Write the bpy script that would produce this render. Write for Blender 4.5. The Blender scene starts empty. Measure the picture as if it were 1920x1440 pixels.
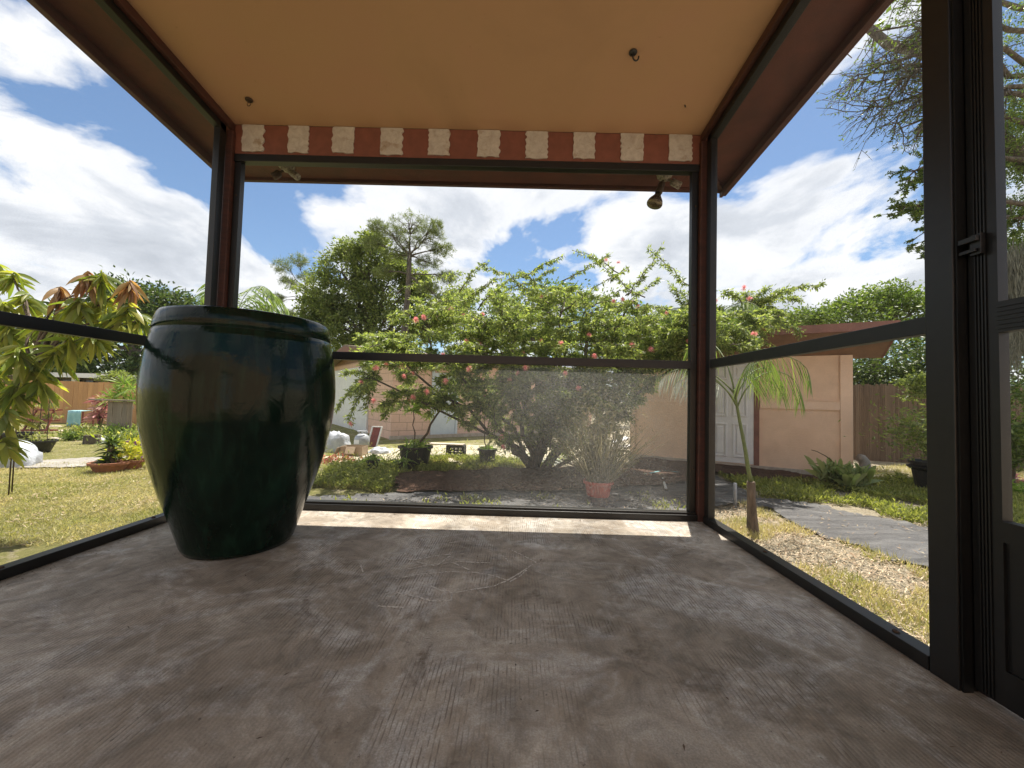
import bpy, math, random
import numpy as np
from mathutils import Vector, Matrix
random.seed(7); rng = np.random.default_rng(7)
S = bpy.context.scene; COL = S.collection
PI = math.pi
# ------------------------------------------------------------------ camera
CAMZ, F = 0.8, 729.76
yaw, pitch, roll = 0.0068, 0.0381, 0.0275
fw = Vector((-math.sin(yaw)*math.cos(pitch), math.cos(yaw)*math.cos(pitch), math.sin(pitch)))
rt0 = Vector((math.cos(yaw), math.sin(yaw), 0)); up0 = rt0.cross(fw)
rt = rt0*math.cos(roll)+up0*math.sin(roll); up = up0*math.cos(roll)-rt0*math.sin(roll)
cd = bpy.data.cameras.new('camera'); cam = bpy.data.objects.new('camera', cd); COL.objects.link(cam)
cd.sensor_width = 36; cd.lens = 36*F/1920; cd.clip_end = 3000; cd.clip_start = 0.02
M = Matrix((rt, up, -fw)).transposed().to_4x4(); M.translation = (0, 0, CAMZ); cam.matrix_world = M
S.camera = cam
GZ = -0.3          # garden level, the slab is z = 0
def ray(px, py): return rt*((px-960)/F) - up*((py-720)/F) + fw
def at(px, py, y):
    d = ray(px, py); return Vector((0, 0, CAMZ)) + d*(y/d.y)
def gr(px, py, z=GZ):
    d = ray(px, py); return Vector((0, 0, CAMZ)) + d*((z-CAMZ)/d.z)
# ------------------------------------------------------------------ tagging
ORG = {}
def tag(o, label=None, cat=None, group=None, kind=None):
    if label: o['label'] = label
    if cat: o['category'] = cat
    if group: o['group'] = group
    if kind: o['kind'] = kind
    return o
def root(name, loc, label, cat, group=None):
    o = bpy.data.objects.new(name, None); COL.objects.link(o); o.location = loc; o.empty_display_size = .1
    ORG[o.name] = Vector(loc); return tag(o, label, cat, group)
# ------------------------------------------------------------------ mesh building
def mkmesh(name, V, Fc, mat, parent=None, smooth=False, bevel=0, org=None):
    if parent is not None: org = ORG[parent.name]
    elif org is None: org = Vector((0, 0, 0))
    V = np.asarray(V, dtype=np.float64).reshape(-1, 3) - np.array(org)
    me = bpy.data.meshes.new(name)
    if isinstance(Fc, np.ndarray):
        n, k = Fc.shape
        me.vertices.add(len(V)); me.vertices.foreach_set('co', V.astype(np.float32).ravel())
        me.loops.add(n*k); me.loops.foreach_set('vertex_index', Fc.astype(np.int32).ravel())
        me.polygons.add(n); me.polygons.foreach_set('loop_start', np.arange(0, n*k, k, dtype=np.int32))
        me.update(calc_edges=True)
    else:
        me.from_pydata([tuple(v) for v in V], [], Fc); me.update()
    if smooth: me.polygons.foreach_set('use_smooth', [True]*len(me.polygons))
    for m in (mat if isinstance(mat, (list, tuple)) else [mat]): me.materials.append(m)
    o = bpy.data.objects.new(name, me); COL.objects.link(o)
    if parent is not None: o.parent = parent
    else: o.location = org
    ORG[o.name] = Vector(org)
    if bevel:
        b = o.modifiers.new('bevel', 'BEVEL'); b.width = bevel; b.segments = 2; b.limit_method = 'ANGLE'
    return o
class MB:
    def __init__(s): s.v = []; s.f = []
    def add(s, V, Fc):
        n = len(s.v); s.v += [Vector(v) for v in V]; s.f += [tuple(i+n for i in f) for f in Fc]; return s
    def box(s, x0, x1, y0, y1, z0, z1):
        return s.add([(x0,y0,z0),(x1,y0,z0),(x1,y1,z0),(x0,y1,z0),(x0,y0,z1),(x1,y0,z1),(x1,y1,z1),(x0,y1,z1)],
              [(0,3,2,1),(4,5,6,7),(0,1,5,4),(1,2,6,5),(2,3,7,6),(3,0,4,7)])
    def obox(s, o, ax, ay, x0, x1, y0, y1, z0, z1):     # box in a frame with origin o and horizontal axes ax, ay
        o = Vector(o); P = [o+ax*x+ay*y+Vector((0,0,z)) for z in (z0,z1) for x,y in ((x0,y0),(x1,y0),(x1,y1),(x0,y1))]
        return s.add(P, [(0,3,2,1),(4,5,6,7),(0,1,5,4),(1,2,6,5),(2,3,7,6),(3,0,4,7)])
    def bar(s, a, b, w, h, upv=(0,0,1)):
        a = Vector(a); b = Vector(b); d = (b-a).normalized(); r = d.cross(Vector(upv)).normalized(); u = r.cross(d)
        P = [p+r*i*w/2+u*j*h/2 for p in (a, b) for i, j in ((-1,-1),(1,-1),(1,1),(-1,1))]
        return s.add(P, [(0,1,2,3),(7,6,5,4),(0,4,5,1),(1,5,6,2),(2,6,7,3),(3,7,4,0)])
    def tube(s, pts, rad, n=8, cap=True):
        pts = [Vector(p) for p in pts]; k = len(pts)
        if not hasattr(rad, '__len__'): rad = [rad]*k
        V = []; pr = None
        for i, p in enumerate(pts):
            d = (pts[min(i+1,k-1)]-pts[max(i-1,0)]).normalized()
            if pr is None: r = d.orthogonal().normalized()
            else:
                r = pr - d*pr.dot(d); r = r.normalized() if r.length > 1e-6 else d.orthogonal().normalized()
            pr = r; u = d.cross(r)
            for j in range(n):
                a = 2*PI*j/n; V.append(p+(r*math.cos(a)+u*math.sin(a))*rad[i])
        Fc = [(i*n+j, i*n+(j+1)%n, (i+1)*n+(j+1)%n, (i+1)*n+j) for i in range(k-1) for j in range(n)]
        if cap: Fc += [tuple(range(n))[::-1], tuple((k-1)*n+j for j in range(n))]
        return s.add(V, Fc)
    def lathe(s, c, prof, n=32, sq=None, cap=(True, False)):
        c = Vector(c); V = []
        for r, z in prof:
            for j in range(n):
                a = 2*PI*j/n; V.append(c+Vector((r*math.cos(a), r*math.sin(a), z)))
        Fc = [(i*n+j, i*n+(j+1)%n, (i+1)*n+(j+1)%n, (i+1)*n+j) for i in range(len(prof)-1) for j in range(n)]
        if cap[0]: Fc.append(tuple(range(n))[::-1])
        if cap[1]: Fc.append(tuple((len(prof)-1)*n+j for j in range(n)))
        return s.add(V, Fc)
    def build(s, name, mat, parent=None, smooth=False, bevel=0, org=None):
        o = mkmesh(name, [tuple(v) for v in s.v], s.f, mat, parent, smooth, bevel, org); return o
# ------------------------------------------------------------------ materials
def newmat(name):
    m = bpy.data.materials.new(name); m.use_nodes = True; nt = m.node_tree
    for n in list(nt.nodes): nt.nodes.remove(n)
    out = nt.nodes.new('ShaderNodeOutputMaterial'); return m, nt, out
def N(nt, t, **kw):
    n = nt.nodes.new(t)
    for k, v in kw.items():
        if k.startswith('i_'): n.inputs[k[2:].replace('_', ' ')].default_value = v
        else: setattr(n, k, v)
    return n
def ramp(nt, stops, fac=None):
    r = nt.nodes.new('ShaderNodeValToRGB'); e = r.color_ramp.elements
    while len(e) > 1: e.remove(e[0])
    e[0].position = stops[0][0]; e[0].color = (*stops[0][1], 1) if hasattr(stops[0][1], '__len__') else (*[stops[0][1]]*3, 1)
    for p, c in stops[1:]:
        q = e.new(p); q.color = (*c, 1) if hasattr(c, '__len__') else (c, c, c, 1)
    if fac is not None: nt.links.new(fac, r.inputs[0])
    return r
def noise(nt, vec, scale, detail=4, rough=.55, dist=0, stretch=None):
    if stretch is not None:
        mp = nt.nodes.new('ShaderNodeMapping'); mp.inputs['Scale'].default_value = stretch; nt.links.new(vec, mp.inputs[0]); vec = mp.outputs[0]
    n = nt.nodes.new('ShaderNodeTexNoise'); n.inputs['Scale'].default_value = scale; n.inputs['Detail'].default_value = detail
    n.inputs['Roughness'].default_value = rough; n.inputs['Distortion'].default_value = dist
    nt.links.new(vec, n.inputs['Vector']); return n.outputs['Fac']
def mix(nt, fac, a, b, mode='MIX'):
    m = nt.nodes.new('ShaderNodeMix'); m.data_type = 'RGBA'; m.blend_type = mode
    for s, v in ((m.inputs['Factor'], fac), (m.inputs['A'], a), (m.inputs['B'], b)):
        if hasattr(v, 'is_linked') or hasattr(v, 'links'): nt.links.new(v, s)
        elif s.name == 'Factor' : s.default_value = v
        else: s.default_value = (*v, 1)
    return m.outputs['Result']
def mth(nt, op, a, b=0.0, clamp=False):
    m = nt.nodes.new('ShaderNodeMath'); m.operation = op; m.use_clamp = clamp
    for s, v in ((m.inputs[0], a), (m.inputs[1], b)):
        if hasattr(v, 'links'): nt.links.new(v, s)
        else: s.default_value = v
    return m.outputs[0]
def pos(nt):
    g = nt.nodes.new('ShaderNodeNewGeometry'); return g.outputs['Position']
def obj_c(nt):
    g = nt.nodes.new('ShaderNodeTexCoord'); return g.outputs['Object']
def finish(nt, out, col, rough=.6, bump=None, bstr=.3, bdist=.01, spec=.5, metal=0, coat=0):
    p = nt.nodes.new('ShaderNodeBsdfPrincipled')
    if hasattr(col, 'links'): nt.links.new(col, p.inputs['Base Color'])
    else: p.inputs['Base Color'].default_value = (*col, 1)
    if hasattr(rough, 'links'): nt.links.new(rough, p.inputs['Roughness'])
    else: p.inputs['Roughness'].default_value = rough
    p.inputs['Specular IOR Level'].default_value = spec; p.inputs['Metallic'].default_value = metal
    p.inputs['Coat Weight'].default_value = coat; p.inputs['Coat Roughness'].default_value = .05
    if bump is not None:
        b = nt.nodes.new('ShaderNodeBump'); b.inputs['Strength'].default_value = bstr; b.inputs['Distance'].default_value = bdist
        nt.links.new(bump, b.inputs['Height']); nt.links.new(b.outputs[0], p.inputs['Normal'])
    nt.links.new(p.outputs[0], out.inputs[0]); return p
def simple(name, c1, c2=None, scale=8, rough=.6, bstr=.15, bdist=.004, stretch=None, metal=0, spec=.5, lo=.35, hi=.7):
    m, nt, out = newmat(name); c2 = c2 or tuple(x*.75 for x in c1)
    v = obj_c(nt); n = noise(nt, v, scale, 6, .6, .3, stretch)
    finish(nt, out, ramp(nt, [(lo, c2), (hi, c1)], n).outputs[0], rough, n, bstr, bdist, spec, metal); return m
def leafmat(name, cols, trans=.4, rough=.45, tcol=None, spec=.4, patch=None):
    if name in GAIN: cols = [tuple(x*GAIN[name] for x in c) for c in cols]
    m, nt, out = newmat(name)
    g = nt.nodes.new('ShaderNodeNewGeometry')
    k = len(cols); st = [(i/max(1, k-1), c) for i, c in enumerate(cols)]
    r = ramp(nt, st, g.outputs['Random Per Island'])
    rc = r.outputs[0]
    if patch: rc = mix(nt, ramp(nt, [(.42, 0.0), (.60, .85)], noise(nt, pos(nt), 1.3, 5, .65, .8)).outputs[0], rc, patch)
    p = N(nt, 'ShaderNodeBsdfPrincipled', i_Roughness=rough); p.inputs['Specular IOR Level'].default_value = spec
    nt.links.new(rc, p.inputs['Base Color'])
    t = nt.nodes.new('ShaderNodeBsdfTranslucent')
    c = mix(nt, 1.0, rc, tcol or (1.9, 2.0, .9), 'MULTIPLY'); nt.links.new(c, t.inputs[0])
    mx = nt.nodes.new('ShaderNodeMixShader'); mx.inputs[0].default_value = trans
    nt.links.new(p.outputs[0], mx.inputs[1]); nt.links.new(t.outputs[0], mx.inputs[2]); nt.links.new(mx.outputs[0], out.inputs[0]); return m

MT = {}
GAIN = {'calliandra_leaf': 1.7, 'oak_leaf': 1.35, 'bright_leaf': 1.25, 'dark_leaf': 1.3, 'pine_needle': 1.3, 'palm_leaflet': 1.3, 'strap_leaf': 1.25, 'dry_grass': 1.1}
# porch floor: worn tan concrete with fine trowel-comb lines, pale scuffs and brown dirt
def m_floor():
    m, nt, out = newmat('worn_concrete'); v = pos(nt)
    big = noise(nt, v, .9, 6, .6, 1.0); med = noise(nt, v, 3.2, 10, .72, 1.0); fine = noise(nt, v, 26, 6, .75); cl = noise(nt, v, 1.9, 8, .66, 1.3); grit = noise(nt, v, 190, 3, .7)
    wv = nt.nodes.new('ShaderNodeTexWave'); wv.bands_direction = 'X'; wv.inputs['Scale'].default_value = 25; wv.inputs['Distortion'].default_value = 1.6; wv.inputs['Detail'].default_value = 2; wv.inputs['Detail Scale'].default_value = .35
    nt.links.new(v, wv.inputs['Vector']); comb = wv.outputs['Fac']
    c = ramp(nt, [(.30, (.17, .130, .096)), (.42, (.31, .255, .20)), (.55, (.43, .37, .305)), (.72, (.56, .50, .435))], med).outputs[0]
    c = mix(nt, ramp(nt, [(.42, .55), (.60, 0.0)], big).outputs[0], c, (.235, .178, .13))            # brown stained areas
    pk = ramp(nt, [(.36, .15), (.58, 1.0)], fine).outputs[0]
    pale = ramp(nt, [(.50, 0.0), (.58, .6), (.68, 1.0)], cl).outputs[0]
    c = mix(nt, mth(nt, 'MULTIPLY', mth(nt, 'MULTIPLY', pale, pk), .9), c, (.64, .60, .565))        # dusty pale clouds
    arc = ramp(nt, [(.475, 0.0), (.495, .8), (.503, .8), (.52, 0.0)], noise(nt, v, 1.25, 3, .5, 2.2)).outputs[0]
    c = mix(nt, mth(nt, 'MULTIPLY', mth(nt, 'MULTIPLY', arc, pk), .38), c, (.62, .58, .54))         # curved scuffs
    dk = ramp(nt, [(.56, 0.0), (.66, 1.0)], noise(nt, v, 2.6, 10, .78, 1.2)).outputs[0]
    c = mix(nt, mth(nt, 'MULTIPLY', mth(nt, 'MULTIPLY', dk, pk), .95), c, (.105, .072, .05))        # dirt
    cmask = ramp(nt, [(.46, 0.0), (.56, 1.0)], noise(nt, v, 1.9, 5, .65, .7)).outputs[0]
    brk = ramp(nt, [(.44, 0.0), (.56, 1.0)], noise(nt, v, 1.0, 4, .7, .2, (40, 9, 1))).outputs[0]
    ln = ramp(nt, [(.0, 1.0), (.34, 0.0)], comb).outputs[0]
    c = mix(nt, mth(nt, 'MULTIPLY', mth(nt, 'MULTIPLY', mth(nt, 'MULTIPLY', ln, brk), cmask), .85), c, (.10, .072, .052))
    sp = ramp(nt, [(.68, 0.0), (.72, 1.0)], noise(nt, v, 60, 3, .6)).outputs[0]
    c = mix(nt, mth(nt, 'MULTIPLY', sp, .7), c, (.06, .042, .032))
    c = mix(nt, ramp(nt, [(.42, .45), (.60, 0.0)], grit).outputs[0], c, (.21, .17, .13))
    tone = ramp(nt, [(.34, .70), (.5, 1.0), (.66, 1.28)], noise(nt, v, 5.5, 9, .7, 1.6)).outputs[0]; c = mix(nt, 1.0, c, tone, 'MULTIPLY')
    tone2 = ramp(nt, [(.36, .78), (.62, 1.12)], noise(nt, v, 1.3, 5, .6, .8)).outputs[0]; c = mix(nt, 1.0, c, tone2, 'MULTIPLY'); c = mix(nt, 1.0, c, (1.0, 1.06, 1.10), 'MULTIPLY')
    h = mth(nt, 'ADD', mth(nt, 'MULTIPLY', comb, .25), mth(nt, 'ADD', mth(nt, 'MULTIPLY', grit, .5), mth(nt, 'MULTIPLY', fine, .7)))
    finish(nt, out, c, ramp(nt, [(.3, .6), (.7, .9)], med).outputs[0], h, .7, .006, .3); return m
MT['floor'] = m_floor()
# garden ground
def m_ground():
    m, nt, out = newmat('garden_soil'); v = pos(nt)
    sx = nt.nodes.new('ShaderNodeSeparateXYZ'); nt.links.new(v, sx.inputs[0])
    n1 = noise(nt, v, .8, 6, .65, .6); n2 = noise(nt, v, 5, 8, .7, .5); n3 = noise(nt, v, 45, 6, .75)
    sand = ramp(nt, [(.3, (.26, .20, .14)), (.45, (.45, .385, .29)), (.6, (.62, .55, .45))], n3).outputs[0]
    lawn = ramp(nt, [(.3, (.10, .12, .035)), (.5, (.24, .235, .08)), (.62, (.34, .31, .13)), (.75, (.45, .40, .24))], mth(nt, 'ADD', mth(nt, 'MULTIPLY', n3, .5), mth(nt, 'MULTIPLY', n2, .5))).outputs[0]
    # right of the porch the ground is sandier, left it is lawn
    f = mth(nt, 'ADD', mth(nt, 'MULTIPLY', sx.outputs[0], .16), mth(nt, 'MULTIPLY', n1, 1.6))
    fm = ramp(nt, [(.62, 0.0), (.92, 1.0)], f).outputs[0]
    c = mix(nt, mth(nt, 'MULTIPLY', fm, .85), lawn, sand)
    bare = ramp(nt, [(.54, 0.0), (.64, .75)], n2).outputs[0]; c = mix(nt, bare, c, (.44, .38, .29))
    dk = ramp(nt, [(.28, .6), (.42, 0.0)], n2).outputs[0]; c = mix(nt, dk, c, (.10, .08, .05))
    n4 = noise(nt, v, 130, 4, .8); c = mix(nt, ramp(nt, [(.38, .5), (.55, 0.0)], n4).outputs[0], c, (.13, .11, .05)); finish(nt, out, c, .9, mth(nt, 'ADD', n3, n4), .9, .03, .2); return m
MT['ground'] = m_ground()
def m_fabric():
    m, nt, out = newmat('weed_fabric'); v = pos(nt)
    n = noise(nt, v, 2.2, 8, .7, .8, (1, 4, 1)); w = noise(nt, v, 60, 3, .6)
    c = ramp(nt, [(.3, (.03, .03, .032)), (.5, (.07, .07, .073)), (.64, (.12, .12, .12)), (.80, (.26, .25, .23))], n).outputs[0]
    c = mix(nt, ramp(nt, [(.50, 0.0), (.72, .4)], w).outputs[0], c, (.18, .165, .15))
    finish(nt, out, c, .55, mth(nt, 'ADD', n, mth(nt, 'MULTIPLY', w, .2)), .9, .05, .5); return m
MT['fabric'] = m_fabric()
MT['mulch'] = simple('bark_mulch', (.14, .078, .052), (.035, .022, .016), 26, .9, .9, .04, None, 0, .2, .3, .75)
MT['path'] = simple('path_concrete', (.32, .30, .27), (.22, .205, .18), 5, .85, .3)
# porch paints
MT['alu'] = simple('black_aluminium', (.0085, .0082, .0080), (.0055, .0052, .005), 30, .42, .05, .001, None, 0, .5)
MT['brown'] = simple('redbrown_paint', (.082, .026, .017), (.046, .017, .012), 9, .6, .35, .004, (1, 1, 4))
MT['soffitred'] = simple('dark_red_soffit_paint', (.115, .036, .024), (.075, .026, .018), 7, .65, .3, .003)
MT['redpaint'] = simple('brick_red_paint', (.20, .066, .040), (.15, .050, .030), 14, .62, .35, .003)
def m_patch():
    m, nt, out = newmat('chipped_white_paint'); v = pos(nt); n = noise(nt, v, 22, 8, .75, .6); n2 = noise(nt, v, 9, 5, .6)
    c = ramp(nt, [(.22, (.12, .09, .06)), (.34, (.36, .31, .26)), (.6, (.48, .435, .375)), (.8, (.55, .51, .45))], n).outputs[0]
    c = mix(nt, ramp(nt, [(.62, 0.0), (.72, .8)], n2).outputs[0], c, (.26, .18, .11))
    finish(nt, out, c, .8, n, .35, .006, .3); return m
MT['patch'] = m_patch()
def m_ceil():
    m, nt, out = newmat('ceiling_paint'); v = pos(nt); n = noise(nt, v, .9, 5, .6, .5); f = noise(nt, v, 160, 3, .6); sp = noise(nt, v, 30, 2, .5)
    c = ramp(nt, [(.3, (.385, .232, .130)), (.5, (.44, .265, .148)), (.75, (.45, .25, .155))], n).outputs[0]
    c = mix(nt, ramp(nt, [(.74, 0.0), (.78, .35)], sp).outputs[0], c, (.30, .17, .08))
    finish(nt, out, c, .75, f, .35, .002, .3); return m
MT['ceil'] = m_ceil()
def m_screen(name, base, glare):
    m, nt, out = newmat(name); v = pos(nt)
    sx = nt.nodes.new('ShaderNodeSeparateXYZ'); nt.links.new(v, sx.inputs[0])
    n = noise(nt, v, 1.4, 4, .6, .4); wv = noise(nt, v, 170, 2, .6)
    d = nt.nodes.new('ShaderNodeBsdfDiffuse'); d.inputs[0].default_value = (.34, .34, .34, 1)
    t = nt.nodes.new('ShaderNodeBsdfTranslucent'); t.inputs[0].default_value = (.50, .50, .49, 1)
    a = nt.nodes.new('ShaderNodeMixShader'); a.inputs[0].default_value = .55
    nt.links.new(d.outputs[0], a.inputs[1]); nt.links.new(t.outputs[0], a.inputs[2])
    tr = nt.nodes.new('ShaderNodeBsdfTransparent')
    mx = nt.nodes.new('ShaderNodeMixShader')
    haze = ramp(nt, [(.30, .25), (.62, 1.0)], n).outputs[0]
    if glare > .05: haze = mth(nt, 'MULTIPLY', haze, ramp(nt, [(.30, .0), (.62, 1.0), (.80, .9), (.98, .35)], mth(nt, 'ADD', mth(nt, 'MULTIPLY', sx.outputs[0], .42), .5)).outputs[0])  # sun glare put into the screen's opacity, strongest right of centre
    fac = mth(nt, 'ADD', base, mth(nt, 'MULTIPLY', haze, glare))
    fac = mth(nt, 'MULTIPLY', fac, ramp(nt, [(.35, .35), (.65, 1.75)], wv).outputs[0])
    nt.links.new(fac, mx.inputs[0]); nt.links.new(tr.outputs[0], mx.inputs[1]); nt.links.new(a.outputs[0], mx.inputs[2])
    nt.links.new(mx.outputs[0], out.inputs[0]); return m
MT['screen'] = m_screen('clear_insect_screen', .018, .012); MT['glare'] = m_screen('glare_insect_screen', .03, .27)
def m_glaze():
    m, nt, out = newmat('green_glaze'); v = obj_c(nt); n = noise(nt, v, 2.2, 5, .6, .8); f = noise(nt, v, 9, 5, .6, 1.2, (1, 1, .45)); r = noise(nt, v, 1, 3, .6, .4, (2, 2, 26))
    drip = noise(nt, v, 1, 4, .6, .5, (26, 26, 2.2))
    c = ramp(nt, [(.3, (.003, .006, .004)), (.5, (.005, .013, .009)), (.7, (.007, .024, .015))], n).outputs[0]
    c = mix(nt, ramp(nt, [(.5, 0.0), (.75, .45)], drip).outputs[0], c, (.015, .045, .028))
    pt = ramp(nt, [(.72, 0.0), (.76, .8)], f).outputs[0]; c = mix(nt, pt, c, (.10, .12, .09))
    h = mth(nt, 'ADD', mth(nt, 'MULTIPLY', f, .35), mth(nt, 'MULTIPLY', r, .07))
    finish(nt, out, c, ramp(nt, [(.3, .06), (.75, .16)], f).outputs[0], h, .45, .02, .20, 0, .0); return m
MT['glaze'] = m_glaze()
MT['white_metal'] = simple('weathered_white_metal', (.42, .38, .30), (.10, .07, .05), 60, .5, .6, .002)
MT['bronze'] = simple('tarnished_bulb', (.30, .24, .17), (.12, .09, .06), 40, .25, .1, .001, None, .7)
MT['rusty'] = simple('rusty_iron', (.10, .06, .035), (.04, .025, .018), 60, .6, .3, .001, None, .4)
MT['black'] = simple('black_plastic', (.022, .022, .022), (.012, .012, .012), 12, .5, .1)
MT['bark'] = simple('grey_bark', (.17, .14, .11), (.055, .045, .035), 18, .9, .9, .03, (1, 1, .25))
MT['bark2'] = simple('brown_bark', (.20, .15, .11), (.08, .058, .042), 22, .9, .9, .03, (1, 1, .25))
MT['stem'] = simple('green_stem', (.16, .20, .07), (.09, .12, .04), 20, .6)
MT['terracotta'] = simple('terracotta', (.36, .15, .085), (.24, .10, .06), 10, .85)
MT['cedar'] = None
def m_boards(name, c1, c2, c3, w, ax='X', knots=True):
    m, nt, out = newmat(name); v = obj_c(nt)
    g = nt.nodes.new('ShaderNodeNewGeometry')
    n = noise(nt, v, 5, 7, .65, .8, (3, 3, .35)); k = noise(nt, v, 7, 2, .5)
    c = ramp(nt, [(.3, c2), (.7, c1)], n).outputs[0]
    c = mix(nt, ramp(nt, [(0, 0.0), (1, .55)], g.outputs['Random Per Island']).outputs[0], c, c3)
    if knots: c = mix(nt, ramp(nt, [(.70, 0.0), (.74, .7)], k).outputs[0], c, tuple(x*.35 for x in c1))
    finish(nt, out, c, .8, n, .4, .01, .25); return m
MT['cedar'] = m_boards('cedar_boards', (.66, .37, .175), (.52, .275, .125), (.38, .21, .11), .14)
MT['greyboard'] = m_boards('grey_weathered_boards', (.30, .24, .18), (.17, .135, .10), (.24, .21, .17), .14)
MT['reed'] = m_boards('reed_fence', (.22, .155, .105), (.10, .07, .05), (.28, .21, .15), .02, knots=False)
def m_siding(name, c1, c2, gz=0):
    m, nt, out = newmat(name); v = obj_c(nt); n = noise(nt, v, 3, 6, .6, .4); f = noise(nt, v, 1, 4, .6, .2, (10, 10, 160)); st = noise(nt, v, 1.4, 5, .7, .3, (1, 1, .5))
    sx = nt.nodes.new('ShaderNodeSeparateXYZ'); nt.links.new(v, sx.inputs[0])
    c = ramp(nt, [(.3, c2), (.65, c1)], n).outputs[0]
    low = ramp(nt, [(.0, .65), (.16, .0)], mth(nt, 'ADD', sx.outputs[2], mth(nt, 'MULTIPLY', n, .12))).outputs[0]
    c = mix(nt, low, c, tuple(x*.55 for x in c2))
    c = mix(nt, ramp(nt, [(.62, 0.0), (.75, .35)], st).outputs[0], c, tuple(x*.7 for x in c2))
    finish(nt, out, c, .8, f, .5, .008, .3); return m
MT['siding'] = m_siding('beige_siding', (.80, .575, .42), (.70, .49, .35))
MT['trim'] = m_siding('beige_trim', (.82, .60, .45), (.74, .53, .39))
def m_block():
    m, nt, out = newmat('pink_block_wall'); v = obj_c(nt)
    # block courses run along the wall: coordinates turned into wall-length / height by the object's own UVs
    uv = nt.nodes.new('ShaderNodeUVMap'); b = N(nt, 'ShaderNodeTexBrick', i_Scale=1.0)
    b.inputs['Mortar Size'].default_value = .008; b.inputs['Brick Width'].default_value = .42; b.inputs['Row Height'].default_value = .21
    b.inputs['Color1'].default_value = (.76, .52, .41, 1); b.inputs['Color2'].default_value = (.72, .49, .385, 1); b.inputs['Mortar'].default_value = (.45, .31, .24, 1)
    nt.links.new(uv.outputs[0], b.inputs[0]); n = noise(nt, v, 14, 5, .6)
    c = mix(nt, ramp(nt, [(.3, .25), (.7, 0.0)], n).outputs[0], b.outputs[0], (.40, .27, .2))
    h = mth(nt, 'SUBTRACT', mth(nt, 'MULTIPLY', n, .2), b.outputs['Fac']); finish(nt, out, c, .85, h, .5, .01, .3); return m
MT['block'] = m_block()
MT['whitepaint'] = simple('white_paint', (.78, .79, .80), (.68, .69, .71), 6, .5, .1)
MT['bluewhite'] = simple('pale_blue_door_paint', (.60, .67, .72), (.52, .59, .66), 4, .45, .1)
MT['fasciared'] = simple('red_fascia_paint', (.25, .115, .085), (.18, .085, .065), 6, .7, .2)
MT['shingle'] = simple('roof_shingles', (.30, .235, .185), (.16, .125, .10), 20, .95, .8, .02)
MT['soffit2'] = simple('soffit_paint', (.27, .155, .10), (.20, .12, .08), 6, .7)
MT['glass'] = simple('dark_window', (.03, .035, .04), (.015, .018, .02), 4, .12, .0, .001, None, 0, .7)
MT['tank'] = simple('grey_tank', (.36, .39, .42), (.24, .25, .27), 8, .5)
MT['card'] = simple('cardboard', (.42, .32, .22), (.30, .22, .15), 8, .85)
MT['tarp'] = simple('pale_blue_tarp', (.32, .55, .58), (.22, .42, .46), 5, .5, .5, .02)
MT['bag'] = simple('white_plastic_bag', (.50, .52, .55), (.34, .37, .41), 9, .4, .9, .03)
MT['redwood'] = simple('red_painted_wood', (.25, .06, .045), (.14, .035, .03), 12, .6)
MT['redpot'] = simple('red_plastic_pot', (.50, .085, .06), (.36, .06, .045), 8, .5)
MT['stone'] = simple('pale_stone', (.52, .45, .38), (.36, .30, .25), 9, .9, .6, .02)
MT['pvc'] = simple('white_pvc', (.66, .68, .68), (.50, .52, .52), 9, .4)
MT['aqua'] = simple('aqua_hose', (.28, .58, .60), (.18, .44, .48), 9, .4)
MT['purple'] = simple('purple_plastic', (.30, .11, .26), (.20, .08, .18), 8, .5)
MT['bucket'] = simple('grey_plastic', (.36, .35, .33), (.25, .24, .22), 8, .6)
# foliage
L = {}
L['calli'] = leafmat('calliandra_leaf', [(.055,.078,.026), (.10,.128,.045), (.175,.20,.075), (.040,.060,.022), (.25,.265,.12)], .42)
L['oak'] = leafmat('oak_leaf', [(.035,.06,.015), (.07,.105,.025), (.12,.155,.04), (.05,.08,.02)], .34)
L['oak_light'] = leafmat('bright_leaf', [(.085,.112,.040), (.13,.160,.055), (.18,.205,.075), (.055,.078,.028)], .4)
L['dark'] = leafmat('dark_leaf', [(.020,.036,.012), (.04,.062,.018), (.07,.095,.03), (.03,.05,.015)], .28)
L['pine'] = leafmat('pine_needle', [(.055,.08,.025), (.10,.125,.045), (.14,.16,.06), (.07,.09,.03)], .3)
L['palm'] = leafmat('palm_leaflet', [(.06,.10,.03), (.10,.15,.045), (.15,.20,.06), (.18,.22,.08)], .35, .55, None, .3)
L['mango'] = leafmat('mango_leaf', [(.12,.165,.045), (.19,.235,.06), (.29,.31,.08), (.40,.38,.10), (.15,.19,.05)], .45, .35, (1.8,1.9,.6))
L['mangored'] = leafmat('mango_new_leaf', [(.26,.15,.09), (.32,.21,.11), (.36,.28,.13), (.28,.13,.09)], .45, .35, (1.7,1.3,.7))
L['grass'] = leafmat('grass_blade', [(.14,.17,.04), (.26,.27,.08), (.42,.38,.17), (.20,.23,.06), (.52,.46,.26)], .4, .6, (1.6,1.6,1.0), .4, (.50, .43, .26))
L['weed'] = leafmat('weed_leaf', [(.11,.13,.035), (.20,.22,.065), (.32,.33,.12), (.14,.17,.045)], .4, .5)
L['dry'] = leafmat('dry_grass', [(.20,.19,.11), (.15,.14,.08), (.26,.24,.15), (.12,.14,.06)], .3, .7, (1.2,1.1,.9))
L['litter'] = leafmat('fallen_leaf', [(.42,.34,.22), (.28,.20,.12), (.54,.46,.32), (.36,.24,.15), (.62,.55,.42)], .1, .8, (1,1,1))
L['pink'] = leafmat('pink_filament', [(.84,.38,.40), (.88,.52,.48), (.80,.27,.32)], .35, .6, (1.2,1.0,1.0))
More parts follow.
